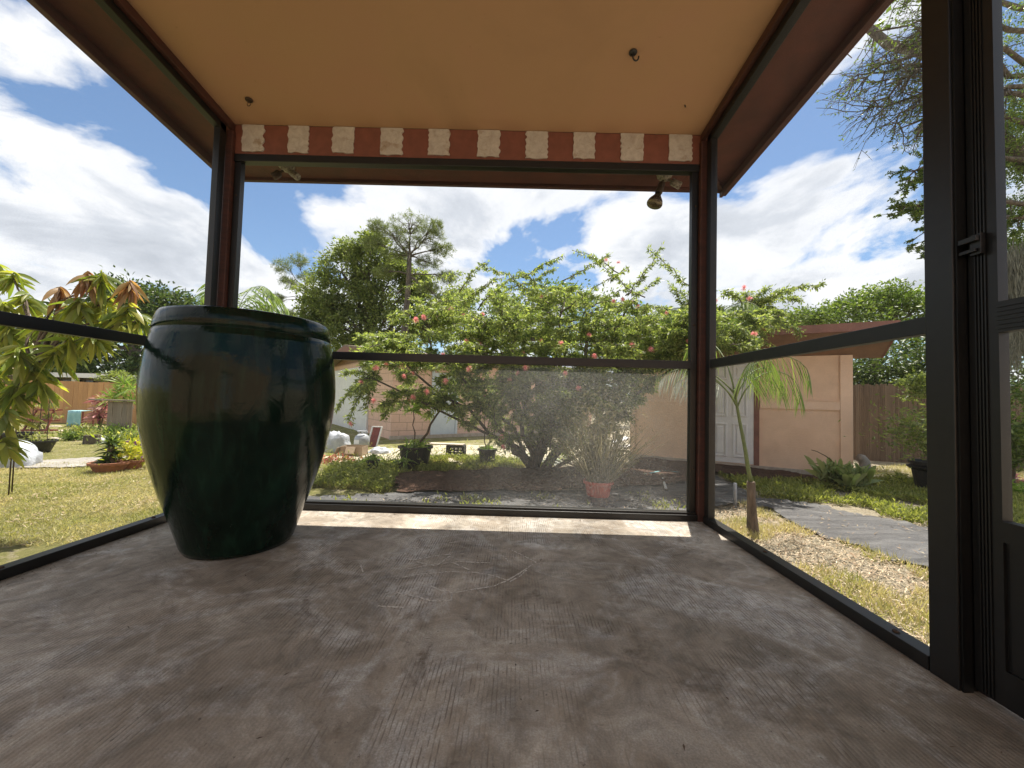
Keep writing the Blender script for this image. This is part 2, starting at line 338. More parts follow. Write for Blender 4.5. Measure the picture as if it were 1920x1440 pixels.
L['strap'] = leafmat('strap_leaf', [(.10,.16,.04), (.17,.24,.06), (.25,.31,.09)], .35, .35)
L['lily'] = leafmat('lily_leaf', [(.17,.23,.10), (.26,.32,.16), (.34,.38,.20), (.12,.17,.07)], .3, .4)
L['cordy'] = leafmat('cordyline_leaf', [(.26,.06,.08), (.50,.22,.22), (.62,.45,.40), (.18,.05,.06)], .3, .35, (1.3,1,1))
L['yellow'] = leafmat('croton_leaf', [(.45,.42,.04), (.30,.36,.05), (.55,.48,.07), (.14,.20,.04)], .35, .35)
L['silver'] = leafmat('silver_leaf', [(.34,.38,.33), (.50,.53,.48), (.22,.27,.2)], .25, .45, (1.1,1.1,1))
L['moss'] = leafmat('spanish_moss', [(.16,.16,.125), (.22,.22,.17), (.11,.11,.085)], .25, .9, (1.1,1.1,1))
L['deadfrond'] = leafmat('dead_leaf', [(.22,.10,.05), (.15,.07,.04), (.30,.17,.08)], .3, .7, (1.2,1,.8))
# ------------------------------------------------------------------ foliage geometry
def unit(a): return a/np.maximum(np.linalg.norm(a, axis=1, keepdims=True), 1e-9)
def leaves(name, P, D, Ln, W, mat, parent=None, fold=.25, flat=None, seg=1, droop=0.0, org=None):
    """folded pointed leaves: P base, D direction, Ln length, W width"""
    P = np.asarray(P, float); n = len(P); D = unit(np.asarray(D, float)); Ln = np.broadcast_to(Ln, (n,)).reshape(-1, 1); W = np.broadcast_to(W, (n,)).reshape(-1, 1)
    R = rng.normal(size=(n, 3))
    if flat is not None: R = R*(1-flat)+np.array([0, 0, 1.])*flat*2
    Sd = unit(np.cross(D, R)); Nn = unit(np.cross(Sd, D))
    if seg == 1:
        A = P; B = P+D*Ln*.42+Sd*W/2+Nn*W*fold; C = P+D*Ln*.42-Sd*W/2+Nn*W*fold; T = P+D*Ln
        V = np.stack([A, B, T, C], 1).reshape(-1, 3); b = np.arange(n)[:, None]*4
        Fc = np.concatenate([b+np.array([0, 1, 2]), b+np.array([0, 2, 3])], 1).reshape(-1, 3)
    else:
        K = seg; rows = []
        for i in range(K+1):
            t = i/K; w = W/2*(math.sin(PI*min(1, (t*.92+.06)))**.8 if t < 1 else 0.02)
            c = P+D*Ln*t-np.array([0, 0, 1.])*(droop*Ln*t*t)
            rows += [c+Sd*w+Nn*w*fold*2, c, c-Sd*w+Nn*w*fold*2]
        V = np.stack(rows, 1).reshape(-1, 3); b = np.arange(n)[:, None]*(3*(K+1)); q = []
        for i in range(K):
            o = 3*i; q += [[o, o+1, o+4, o+3], [o+1, o+2, o+5, o+4]]
        Fc = np.concatenate([b+np.array(x) for x in q], 1).reshape(-1, 4)
    return mkmesh(name, V, Fc, mat, parent, smooth=(seg > 1), org=org)
def curve(a, b, sag=0.0, wob=.05, n=6, seed=None):
    a = Vector(a); b = Vector(b); L_ = (b-a).length; r = random.Random(seed) if seed is not None else random
    P = []
    for i in range(n+1):
        t = i/n; p = a.lerp(b, t)+Vector((0, 0, sag*L_*math.sin(PI*t)))
        if 0 < i < n: p += Vector((r.uniform(-1, 1), r.uniform(-1, 1), r.uniform(-.6, .6)))*wob*L_
        P.append(p)
    return P
def taper(r0, r1, n): return [r0+(r1-r0)*i/n for i in range(n+1)]
def tree(name, base, fork, clumps, label, cat, leafm, barkm, r0=.2, leaf=.12, per=900, twigs=40, spread=.22, kind='leaf', group=None, sub=3, wl=.5, lean=None):
    """clumps: list of (centre, rx, ry, rz). trunk to fork, limbs to clumps, twigs inside them, leaves around twig ends"""
    base = Vector(base); fork = Vector(fork); t = root(name, base, label, cat, group)
    mb = MB(); n = 7; P = curve(base-Vector((0,0,.1)), fork, 0, .025, n); mb.tube(P, taper(r0*1.25, r0*.6, n), 8)
    LP, LD = [], []
    for (c, rx, ry, rz) in clumps:
        c = Vector(c); st = P[-1] if random.random() < .6 else P[-2]
        st = fork if c.z > fork.z-.3 else P[-2]
        q = curve(st, c, .06, .05, 5); rr = r0*.42*min(1, .35+.65*(rx/1.5)); mb.tube(q, taper(rr, rr*.3, 5), 6)
        nt_ = int(twigs*(rx*rz)**.5) if twigs > 0 else 8; nt_ = max(6, nt_)
        for i in range(nt_):
            u = rng.normal(size=3); u /= np.linalg.norm(u); r = rng.uniform(.35, 1)**.6
            e = np.array(c)+u*r*np.array([rx, ry, rz])
            if i % sub == 0:
                w = curve(q[random.choice((3, 4, 5))], e, .04, .07, 3); mb.tube(w, taper(rr*.28, rr*.07, 3), 4, False)
            m = max(3, int(per/nt_*rng.uniform(.4, 1.6)))
            if kind == 'needle':
                k = max(8, m); LP.append(np.repeat(e[None], k, 0)+rng.normal(size=(k, 3))*leaf*.25); d = unit(rng.normal(size=(k, 3))+np.array([0, 0, .5])); LD.append(d)
            else:
                s = spread*rng.uniform(.6, 1.3); off = rng.normal(size=(m, 3))*s*np.array([1, 1, .62]); LP.append(e+off)
                d = unit(off+rng.normal(size=(m, 3))*s*.8+np.array([0, 0, -.1*s])); LD.append(d)
    mb.build('trunk', barkm, t, smooth=True)
    LP = np.concatenate(LP); LD = np.concatenate(LD); k = len(LP)
    leaves('crown', LP, LD, leaf*rng.uniform(.6, 1.3, k), leaf*wl*rng.uniform(.7, 1.2, k), leafm, t)
    return t
def frond_pts(base, az, el, length, curl=1.2, n=12):
    """arching midrib: starts at elevation el and bends down"""
    p = Vector(base); P = [p.copy()]; e = el
    for i in range(n):
        d = Vector((math.cos(az)*math.cos(e), math.sin(az)*math.cos(e), math.sin(e))); p = p+d*(length/n); P.append(p.copy()); e -= curl/n*(.4+1.2*i/n)
    return P
def frond_leaflets(P, ll, every=3, droop=.6, start=.15, side=1.0):
    A, D, LL = [], [], []
    k = len(P)-1
    for i in range(k):
        for j in range(every):
            t = (i+j/every)/k
            if t < start: continue
            p = P[i].lerp(P[i+1], j/every); d = (P[i+1]-P[i]).normalized(); s = d.cross(Vector((0,0,1)))
            if s.length < .05: s = Vector((1,0,0))
            s.normalize()
            for sg in (-1, 1):
                v = (d*.6+s*sg*side+Vector((0,0,-droop+random.uniform(-.2,.2)))+Vector((random.uniform(-.15,.15),)*3)).normalized()
                A.append(p); D.append(v); LL.append(ll*math.sin(PI*min(.97, .12+.82*t))**.6*random.uniform(.8, 1.1))
    return A, D, LL
def palm(name, base, top, fronds, label, cat, ll=.3, lw=.02, r=(.06, .045), leafm=None, stemm=None, droop=.6, group=None, every=4, leafseg=3, extra=None):
    t = root(name, base, label, cat, group); mb = MB(); P = curve(base, top, 0, .012, 6); mb.tube(P, taper(r[0], r[1], 6), 10); mb.build('trunk', stemm or MT['bark2'], t, smooth=True)
    for (az, el, ln, cu) in fronds:
        q = frond_pts(top, az, el, ln, cu); A, D, LL = frond_leaflets(q, ll, every, droop)
        fb = MB(); fb.tube(q, taper(.012, .003, len(q)-1), 5); f = fb.build('frond', MT['stem'], t, smooth=True)
        k = len(A); leaves('leaflets', A, D, np.array(LL), lw, leafm or L['palm'], f, .15, None, leafseg, .35)
    return t
def rosette(P0, n, ln, w, el=(.3, 1.2), jit=.02):
    A, D = [], []
    for i in range(n):
        a = random.uniform(0, 2*PI); e = random.uniform(*el); A.append(Vector(P0)+Vector((random.uniform(-jit, jit), random.uniform(-jit, jit), 0))); D.append((math.cos(a)*math.cos(e), math.sin(a)*math.cos(e), math.sin(e)))
    return A, D
def pot_profile(r_top, r_bot, h, lip=.015): return [(r_bot*.9, 0), (r_bot, .004), (r_top*.96, h-.03), (r_top+lip, h-.028), (r_top+lip, h), (r_top-.01, h), (r_top*.93, h-.05), (r_bot*.7, h-.06)]
def blob(n, c, s): return rng.normal(size=(n, 3))*np.array(s)+np.array(c)
# ================================================================== PORCH
XL, XR, D, ZM, ZH, ZC, SL = -2.085, 1.305, 2.713, 1.098, 2.446, 2.716, 0.1126
YB = -1.2
def zc(y): return ZC+SL*(D-y)
fl = MB(); fl.box(XL-.11, XR+.13, YB, D+.11, -.34, 0); tag(fl.build('porch_floor', MT['floor'], org=(0, 0, 0), bevel=.008), kind='structure')
porch = root('screened_porch', (0, 0, 0), 'brown wooden screened porch with tan ceiling framing the whole view', 'porch')
def slab(mb, x0, x1, y0, y1, d0, d1):   # follows the roof pitch; d0<d1 offsets from ceiling plane
    P = [(x, y, zc(y)+d) for d in (d0, d1) for x, y in ((x0, y0), (x1, y0), (x1, y1), (x0, y1))]
    return mb.add(P, [(0,3,2,1),(4,5,6,7),(0,1,5,4),(1,2,6,5),(2,3,7,6),(3,0,4,7)])
YE, XOL, XOR = 3.26, -2.50, 1.75
m = MB(); slab(m, XL+.002, XR-.002, YB, D-.0, 0, .03); m.build('ceiling', MT['ceil'], porch)
m = MB(); slab(m, XOL-.02, XOR+.02, YB, YE+.03, .04, .10); m.build('roof_deck', MT['shingle'], porch)
m = MB(); slab(m, XOL+.03, XL-.06, YB, YE-.002, -.012, .037); slab(m, XR+.06, XOR-.03, YB, YE-.002, -.012, .037)
slab(m, XL-.058, XR+.058, D+.062, YE-.002, -.012, .037); m.build('soffit', MT['soffitred'], porch)
m = MB(); slab(m, XOL, XOL+.03, YB, YE-.003, -.085, .037); slab(m, XOR-.03, XOR, YB, YE-.003, -.085, .037); slab(m, XOL, XOR, YE, YE+.03, -.040, .037)
slab(m, XOL+.031, XOL+.055, YB, YE-.005, -.10, -.06); slab(m, XOR-.055, XOR-.031, YB, YE-.005, -.10, -.06)
m.build('fascia', MT['brown'], porch, bevel=.003)
m = MB()
for xa, xb in ((XL+.02, XOL+.05), (XR-.02, XOR-.05)): m = MB(); m.bar((xa, D+.065, zc(D+.065)-.03), (xb, YE-.02, zc(YE-.02)-.03), .03, .03); m.build('mitre_trim', MT['brown'], porch)
# trim strip between ceiling and side frames
for x in (XL, XR-.03): m = MB(); slab(m, x, x+.03, YB, D-.001, -.055, -.002); m.build('ceiling_trim', MT['brown'], porch, bevel=.003)
# back header board with chipped white patches
m = MB(); m.box(XL-.04, XR+.04, D, D+.055, ZH+.055, ZC-.002); m.build('header_beam', MT['redpaint'], porch, bevel=.002)
px = [(455,495),(541,579),(624,664),(714,755),(804,843),(896,937),(986,1027),(1075,1115),(1164,1206),(1254,1297)]
for i, (a, b) in enumerate(px):
    x0 = at(a, 262+(a-455)*.02, D).x; x1 = at(b, 262+(b-455)*.02, D).x; z0 = ZH+.075+random.uniform(-.006, .006); z1 = ZC-.004
    r = random.Random(40+i); k = 16; a1, a2, f1, f2 = r.uniform(.001, .007), r.uniform(.001, .009), r.uniform(2, 7), r.uniform(2, 7); Lf = [(x0+a1*math.sin(f1*j/3+i)+r.uniform(-.003, .003), z0+(z1-z0)*j/k) for j in range(k+1)]; Rt = [(x1+a2*math.sin(f2*j/3+2*i)+r.uniform(-.003, .003), z0+(z1-z0)*j/k) for j in range(k+1)]
    Bm = [(x0+(x1-x0)*j/6, z0+r.uniform(-.007, .005)) for j in range(1, 6)]
    loop = Lf[::-1]+Bm+Rt; nn = len(loop); V = [(x, D-.008, z) for x, z in loop]+[(x, D, z) for x, z in loop]
    mm = MB(); mm.add(V, [tuple(range(nn))[::-1] if 0 else tuple(range(nn))]+[(j, (j+1) % nn, nn+(j+1) % nn, nn+j) for j in range(nn)]); mm.build('white_block', MT['patch'], porch)
# corner posts
for x in (XL, XR):
    m = MB(); s = -1 if x == XL else 1
    m.box(min(x, x+s*.055)-.0, max(x, x+s*.055), D-.018, D+.055, 0, zc(D)-.003) if 0 else m.box(x-.012 if s < 0 else x-.035, x+.035 if s < 0 else x+.012, D-.03, D+.05, 0, ZC-.06)
    m.box(x-.045 if s < 0 else x-.010, x+.010 if s < 0 else x+.045, D-.012, D+.06, 0, ZC-.06)
    m.build('corner_post', MT['brown'], porch, bevel=.004)
# aluminium screen frames
FW = .05
def scr(parent, V, mt='screen'): mkmesh('screen_mesh', V, [(0, 1, 2, 3)], MT[mt], parent)
# back frame
m = MB(); y0, y1 = D+.004, D+.050; xa, xb = XL+.036, XR-.036
m.box(xa, xb, y0-.03, y1, 0.001, .042); m.box(xa, xb, y0-.012, y1-.004, .042, .056)
m.box(xa, xb, y0-.012, y1, ZH, ZH+.052); m.box(xa, xa+.045, y0, y1, .056, ZH); m.box(xb-.045, xb, y0, y1, .056, ZH)
bf = m.build('back_screen_frame', MT['alu'], porch, bevel=.002)
m = MB(); m.box(xa+.045, xb-.045, y0-.004, y1-.004, ZM-.055, ZM); m.build('crossbar', MT['alu'], bf, bevel=.002)
for zz_ in (.35, 1.35, 2.2):
    for xx_ in (xa+.022, xb-.022): m = MB(); m.tube([(xx_, y0+.001, zz_), (xx_, y0-.003, zz_), (xx_, y0-.006, zz_)], [.007, .007, .004], 10); m.build('screw', MT['rusty'], bf)
ys = D+.03; scr(bf, [(xa, ys, .056), (xb, ys, .056), (xb, ys, ZM-.05), (xa, ys, ZM-.05)], 'glare'); scr(bf, [(xa, ys, ZM), (xb, ys, ZM), (xb, ys, ZH), (xa, ys, ZH)])
# side frames
def side(x, s, ya, yb, name):
    # s=+1 right wall (frame outside of x), ya near end, yb far end
    def X(a, b): return (x+min(s*a, s*b), x+max(s*a, s*b))
    m = MB(); m.box(*X(-.012, .045), ya, yb, .001, .046); m.box(*X(-.004, .040), yb-.055, yb, .046, zc(yb)-.06)
    x0, x1 = X(-.004, .045); slab(m, x0, x1, ya, yb, -.105, -.057)
    if s < 0: m.box(*X(-.004, .040), ya, ya+.05, .046, zc(ya+.05)-.10)
    f = m.build(name, MT['alu'], porch, bevel=.002)
    q = MB(); q.box(*X(-.002, .036), ya+(.05 if s < 0 else 0), yb-.055, ZM-.055, ZM); q.build('crossbar', MT['alu'], f, bevel=.002)
    xs = x+s*.022; scr(f, [(xs, ya, .046), (xs, yb, .046), (xs, yb, ZM-.05), (xs, ya, ZM-.05)])
    scr(f, [(xs, ya, ZM), (xs, yb, ZM), (xs, yb, zc(yb)-.07), (xs, ya, zc(ya)-.07)])
    return f
sR = side(XR, 1, 1.235, D-.05, 'right_screen_frame'); sL = side(XL, -1, .2, D-.05, 'left_screen_frame')
for f, x, ys_ in ((sR, XR, (1.36, 2.05)), (sL, XL, (1.62, 2.3))):
    for y in ys_:
        q = MB(); s = 1 if x > 0 else -1; q.lathe((x+s*.012, y, .046), [(.010, 0), (.010, .004), (.006, .007), (.001, .008)], 12); q.build('screw', MT['rusty'], f, smooth=False)
# door post, door jamb and door
m = MB(); m.box(XR-.012, XR+.045, 1.152, 1.232, 0, zc(1.2)-.002); m.build('door_post', MT['alu'], porch, bevel=.003)
m = MB(); m.box(XR+.047, XR+.125, 1.13, 1.20, -.02, 2.75); m.build('wooden_post', MT['brown'], porch, bevel=.004)
dr = root('screen_door', (XR+.03, 1.11, .012), 'black aluminium screen door at the right edge with solid kick panel', 'door')
m = MB(); dx0, dx1 = XR+.026, XR+.054
m.box(dx0, dx1, 1.075, 1.145, .014, 2.45); m.box(dx0, dx1, .20, .27, .014, 2.45); m.box(dx0, dx1, .27, 1.075, 2.37, 2.45)
m.box(dx0-.004, dx1, .27, 1.075, 1.02, 1.105); m.box(dx0-.004, dx1, .27, 1.075, .45, .505); m.box(dx0, dx1, .27, 1.075, .014, .11)
for i in range(4): m.box(dx0-.0035, dx0-.0005, 1.100+i*.008, 1.1035+i*.008, .02, 2.44)      # ribbing of the stile
for i in range(6): m.box(dx0-.0075, dx0-.0045, .27, 1.074, 1.028+i*.012, 1.033+i*.012)
df = m.build('door_frame', MT['alu'], dr)
m = MB(); m.box(dx0+.008, dx1-.006, .27, 1.075, .11, .45); m.build('kick_panel', MT['alu'], dr)
xs = XR+.042; mkmesh('screen_mesh', [(xs, .27, .505), (xs, 1.075, .505), (xs, 1.075, 1.02), (xs, .27, 1.02)], [(0,1,2,3)], MT['screen'], dr)
mkmesh('screen_mesh', [(xs, .27, 1.105), (xs, 1.075, 1.105), (xs, 1.075, 2.37), (xs, .27, 2.37)], [(0,1,2,3)], MT['screen'], dr)
m = MB(); m.box(dx0-.018, dx0-.0042, 1.098, 1.125, 1.25, 1.31); m.box(dx0-.030, dx0-.019, 1.100, 1.145, 1.288, 1.303); m.box(dx0-.027, dx0-.019, 1.105, 1.145, 1.258, 1.268)
m.build('latch', MT['alu'], dr, bevel=.001)
# jamb between post and door
m = MB(); m.box(XR+.055, XR+.085, 1.0, 1.128, 0.0, 2.5) if 0 else m.box(XR-.004, XR+.024, 1.147, 1.1515, 0.0, 2.5); m.build('door_jamb', MT['alu'], porch)
# ------------------------------------------------------------------ fixtures
def oncl(px, py):
    d = ray(px, py); t = (ZC+SL*D-CAMZ)/(d.z+SL*d.y); return Vector((0, 0, CAMZ))+d*t
def onsof(px, py):
    d = ray(px, py); t = (ZC-.012+SL*D-CAMZ)/(d.z+SL*d.y); return Vector((0, 0, CAMZ))+d*t
def spotlight(c, arms, label, bulb=None):
    t = root('flood_light', c, label, 'light fixture', 'twin socket flood lights under the eave'); c = Vector(c)
    m = MB(); m.lathe(c+Vector((0, 0, -.045)), [(.014, -.012), (.035, -.004), (.058, .018), (.062, .040), (.062, .045)], 20); m.build('mounting_plate', MT['white_metal'], t, smooth=True)
    for i, (d, ln) in enumerate(arms):
        d = Vector(d).normalized(); a = c+Vector((d.x*.03, d.y*.03, -.05)); m = MB(); m.tube([a, a+d*.035], .009, 8); m.tube([a+d*.03, a+d*.04, a+d*(.04+ln), a+d*(.046+ln)], [.02, .027, .029, .024], 14)
        s = m.build('socket', MT['white_metal'] if i else MT['rusty'], t, smooth=True)
        if bulb == i:
            b = a+d*(.046+ln); m = MB(); q = [(.0, .024), (.02, .026), (.04, .038), (.07, .056), (.095, .063), (.105, .060), (.108, .02)]
            m.tube([b+d*z for z, r in q], [r for z, r in q], 20); m.build('bulb', MT['bronze'], t, smooth=True)
cl = at(537, 322, 3.10); cl.z = zc(cl.y)-.012; cr_ = at(1246, 337, 3.10); cr_.z = zc(cr_.y)-.012
spotlight(cl, [((-.75, -.1, -.6), .055), ((.85, -.25, -.65), .075)], 'weathered white double flood light with two empty sockets, under the left end of the eave')
spotlight(cr_, [((-.36, -.1, -1.0), .085), ((.95, -.1, -.55), .07)], 'double flood light with one hanging bulb, under the right end of the eave', 0)
# hooks
def hook(c, label, mt, ring=False):
    t = root('ceiling_hook', c, label, 'hook', 'hooks screwed into the porch ceiling'); c = Vector(c); m = MB()
    m.lathe(c+Vector((0, 0, -.011)), [(.004, -.002), (.021, 0), (.023, .005), (.022, .0108)], 18); m.build('base_plate', mt, t, smooth=True)
    m = MB()
    if ring: pts = [c+Vector((math.sin(a)*.010, 0, -.030+math.cos(a)*.013-.004)) for a in np.linspace(0.3, 2*PI-.3, 14)]; m.tube([c+Vector((0,0,-.008)), c+Vector((0,0,-.018))], .0028, 6); m.tube(pts, .0026, 6)
    else: m.tube([c+Vector((0,0,-.008)), c+Vector((0,0,-.03))]+[c+Vector((.016-.016*math.cos(a), 0, -.03-.022*math.sin(a))) for a in np.linspace(.3, PI+.2, 9)], .0045, 8)
    m.build('hook_wire', mt, t, smooth=True)
hook(oncl(1187, 97), 'black ceiling hook with round base on the right of the tan ceiling', MT['black'])
hook(oncl(467, 186), 'small rusty eye hook on the left of the tan ceiling', MT['rusty'], True)
c = oncl(1284, 197); m = MB(); m.tube([c+Vector((0, 0, .004)), c+Vector((.004, 0, -.014))], .004, 6); tag(m.build('screw_stub', MT['black'], None, org=c), 'tiny dark screw sticking out of the ceiling near the right corner', 'screw')
# ------------------------------------------------------------------ glazed pot
PC = Vector((-1.435, 2.085, 0)); pot = root('glazed_pot', PC, 'huge dark green glazed ceramic pot standing on the porch floor', 'pot')
prof = [(.215, 0), (.238, .004), (.252, .03), (.292, .16), (.345, .32), (.390, .48), (.420, .64), (.430, .78), (.427, .90), (.414, .99), (.403, 1.05), (.397, 1.082), (.3915, 1.086), (.3915, 1.089), (.3955, 1.093), (.391, 1.13), (.382, 1.165), (.374, 1.178), (.360, 1.182), (.345, 1.176), (.338, 1.165), (.335, 1.10), (.36, .95), (.375, .75), (.33, .3), (.2, .05), (.0, .04)]
m = MB(); fine = []
for (r0, z0), (r1, z1) in zip(prof[:-1], prof[1:]):
    k = max(1, int(abs(z1-z0)/.03))
    for i in range(k): fine.append((r0+(r1-r0)*i/k, z0+(z1-z0)*i/k))
fine.append((.002, .04))
for i in range(2): fine = [fine[0]]+[((a[0]+2*b[0]+c[0])/4, b[1]) if .04 < b[1] < 1.06 else b for a, b, c in zip(fine, fine[1:], fine[2:])]+[fine[-1]]
m.lathe(PC, fine, 96); po = m.build('pot_body', MT['glaze'], pot, smooth=True)
for v in po.data.vertices:      # hand-made unevenness
    a = math.atan2(v.co.y, v.co.x); k = 1+.006*math.sin(2*a+1)+.004*math.sin(3*a+v.co.z*3)+.0018*math.sin(9*a+v.co.z*14); v.co.x *= k; v.co.y *= k
# chalk scribble on the slab (thin strokes)
def stroke(mb, pts, w=.006):
    P = [gr(x, y, .0035) for x, y in pts]
    Q = []
    for a, b in zip(P, P[1:]): Q += [a.lerp(b, i/6) for i in range(6)]
    Q.append(P[-1]); V = []
    for i, p in enumerate(Q):
        d = (Q[min(i+1, len(Q)-1)]-Q[max(i-1, 0)]).normalized(); s = Vector((-d.y, d.x, 0))*w*(.35+.5*random.random()); V += [p+s, p-s]
    mb.add(V, [(2*i, 2*i+1, 2*i+3, 2*i+2) for i in range(len(Q)-1)])
def m_chalk():
    m, nt, out = newmat('chalk_marks'); v = pos(nt); n = noise(nt, v, 90, 3, .6); p = nt.nodes.new('ShaderNodeBsdfDiffuse'); p.inputs[0].default_value = (.66, .62, .56, 1)
    t = nt.nodes.new('ShaderNodeBsdfTransparent'); mx = nt.nodes.new('ShaderNodeMixShader'); f = ramp(nt, [(.34, .1), (.55, .85)], n).outputs[0]
    nt.links.new(f, mx.inputs[0]); nt.links.new(t.outputs[0], mx.inputs[1]); nt.links.new(p.outputs[0], mx.inputs[2]); nt.links.new(mx.outputs[0], out.inputs[0]); return m
k = lambda *q: [(600+a/2.667, 960+b/2.667) for a, b in q]
m = MB()
for q in (k((380,333),(470,315),(640,298),(780,302),(880,320),(945,345)), k((940,180),(1000,210),(1080,250),(1000,305),(930,345),(870,370),(660,405),(655,440),(560,445),(470,420),(370,400)),
          k((1040,285),(1000,320),(950,348)), k((455,240),(600,215),(720,208)), k((440,285),(560,262),(700,248),(850,254)), k((480,130),(455,155),(490,180)), k((425,205),(440,235),(520,258),(580,270),(650,220)),
          k((550,168),(620,155),(700,148)), k((670,255),(750,290)), k((520,355),(600,390),(670,405)), k((290,470),(420,477)), k((760,140),(810,152)), k((200,255),(215,300)), k((925,225),(940,245))): stroke(m, q)
tag(m.build('chalk_drawing', m_chalk(), None, org=(0, 0, 0)), 'faint white chalk scribble on the porch floor', 'chalk drawing')
# crumbs, twigs and dead leaves on the slab
n = 150; P = np.stack([rng.uniform(XL+.03, XR-.03, n), rng.uniform(.7, D-.05, n), np.full(n, .004)], 1)
edge = 220; e = np.stack([XL+.03+np.abs(rng.normal(size=edge))*.05, rng.uniform(1.3, D-.1, edge), np.full(edge, .004)], 1)
e2 = np.stack([rng.uniform(XL+.1, XR-.05, 120), D-.06-np.abs(rng.normal(size=120))*.03, np.full(120, .004)], 1); P = np.concatenate([P, e, e2]); n = len(P)
d = rng.normal(size=(n, 3)); d[:, 2] = .08; tag(leaves('floor_litter', P, d, rng.uniform(.004, .02, n)*rng.choice([1, 1, 1.6], n), rng.uniform(.002, .006, n), leafmat('floor_crumb', [(.05,.03,.02), (.12,.08,.05), (.03,.02,.015), (.4,.36,.3)], .0, .9), None, .1, .9), kind='stuff')
# ================================================================== GARDEN
m = MB(); m.add([(-400,-200,GZ),(400,-200,GZ),(400,800,GZ),(-400,800,GZ)],[(0,1,2,3)]); tag(m.build('ground', MT['ground']), kind='structure')
def sheet(name, pix, mat, z, th=.0, cells=.12, wave=.012, kind='structure', org=None):
    """ground sheet with a given outline, gently wrinkled"""
    P = [gr(x, y) if not isinstance(x, tuple) else Vector(x) for x, y in pix]; P = [Vector((p.x, p.y, 0)) for p in P]
    import mathutils.geometry as G
    xs = [p.x for p in P]; ys = [p.y for p in P]; V = []; idx = {}; Fc = []
    nx = int((max(xs)-min(xs))/cells)+1; ny = int((max(ys)-min(ys))/cells)+1
    def inside(x, y):
        c = False; j = len(P)-1
        for i in range(len(P)):
            if (P[i].y > y) != (P[j].y > y) and x < (P[j].x-P[i].x)*(y-P[i].y)/(P[j].y-P[i].y)+P[i].x: c = not c
            j = i
        return c
    from mathutils import noise as mn
    def vid(i, j):
        if (i, j) not in idx:
            x = min(xs)+i*cells; y = min(ys)+j*cells; q = mn.noise(Vector((x*9, y*9, 3)))*.35*cells+mn.noise(Vector((x*3, y*3, 7)))*cells
            idx[(i, j)] = len(V); V.append((x+q, y+q, z+wave*(mn.noise(Vector((x*2.2, y*5, z*50)))+.5*mn.noise(Vector((x*7, y*11, 1)))+.8)))
        return idx[(i, j)]
    for i in range(nx):
        for j in range(ny):
            if inside(min(xs)+(i+.5)*cells, min(ys)+(j+.5)*cells): Fc.append((vid(i, j), vid(i+1, j), vid(i+1, j+1), vid(i, j+1)))
    return tag(mkmesh(name, V, Fc, mat, None, smooth=True, org=org), kind=kind)
sheet('fabric_path', [(480,945),(560,935),(740,930),(900,925),(1100,922),(1290,905),(1340,892),(1420,935),(1525,950),(1640,972),(1755,996),(1860,1018),(1920,1035),(1920,1160),(1755,1082),(1640,1040),(1509,999),(1440,952),(1380,950),(1290,965),(900,965),(480,965)], MT['fabric'], GZ+.012, cells=.07, wave=.022)
sheet('shaded_mulch_bed', [(735,893),(900,887),(1040,882),(1180,878),(1200,862),(1290,866),(1420,884),(1600,905),(1590,913),(1430,908),(1345,890),(1290,910),(1100,926),(900,928),(740,930)], MT['mulch'], GZ+.040, cells=.07, wave=.02)  # mulch sheet, its dark colour mostly stands for tree shade on the fabric
sheet('concrete_path', [(40,868),(110,864),(180,860),(260,858),(260,872),(180,876),(110,880),(40,880)], MT['path'], GZ+.02, cells=.06, wave=.006)
sheet('sandy_yard', [(610,860),(700,845),(800,838),(880,836),(1000,838),(1180,832),(1195,850),(1100,868),(960,872),(860,868),(760,868),(640,885)], simple('pale_sand', (.50,.45,.36), (.30,.27,.19), 9, .95, .5, .02), GZ+.02, cells=.09, wave=.012)
# ------------------------------------------------------------------ shed on the right
A = Vector((2.30, 7.70, GZ)); B = Vector((5.21, 6.03, GZ)); ab = (B-A).normalized(); pn = Vector((-ab.y, ab.x, 0))   # pn points away from the camera
if pn.y < 0: pn = -pn
Lw = (B-A).length
shed = root('garden_shed', A, 'beige sided garden shed with flat overhanging roof and white panel door', 'shed')
def sx_of(px, yy=850):      # length along the wall seen at a pixel column
    d = ray(px, yy); return (A.y*d.x-A.x*d.y)/(ab.x*d.y-ab.y*d.x)
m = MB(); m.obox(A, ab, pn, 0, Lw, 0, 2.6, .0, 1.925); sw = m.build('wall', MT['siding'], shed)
m = MB(); m.obox(A, ab, pn, -.03, Lw+.03, -.035, -.002, -.02, .09); m.build('plinth', MT['stone'], shed)
d0, d1 = sx_of(1326), sx_of(1413); r0, r1 = sx_of(1284), sx_of(1576)
def strip(a, b, z0, z1, t=.018): m = MB(); m.obox(A, ab, pn, a, b, -t, -.002, z0, z1); m.build('trim', MT['trim'], shed)
strip(0, .09, .1, 1.92, .028); strip(Lw-.15, Lw, .1, 1.92, .028); strip(.092, d0-.09, 1.12, 1.17, .014); strip(d1+.09, Lw-.152, 1.06, 1.20, .024); strip(d1+.09, Lw-.152, 1.20, 1.21, .034)
m = MB(); m.obox(A, ab, pn, d0-.08, d0-.004, -.03, -.002, .09, 1.86); m.obox(A, ab, pn, d1+.004, d1+.08, -.03, -.002, .09, 1.86); m.obox(A, ab, pn, d0-.08, d1+.08, -.03, -.002, 1.86, 1.91); m.build('door_casing', MT['fasciared'], shed)
m = MB(); m.obox(A, ab, pn, d0, d1, -.020, -.001, .10, 1.855); dw = d1-d0
sdr = m.build('door', MT['whitepaint'], shed, bevel=.004)
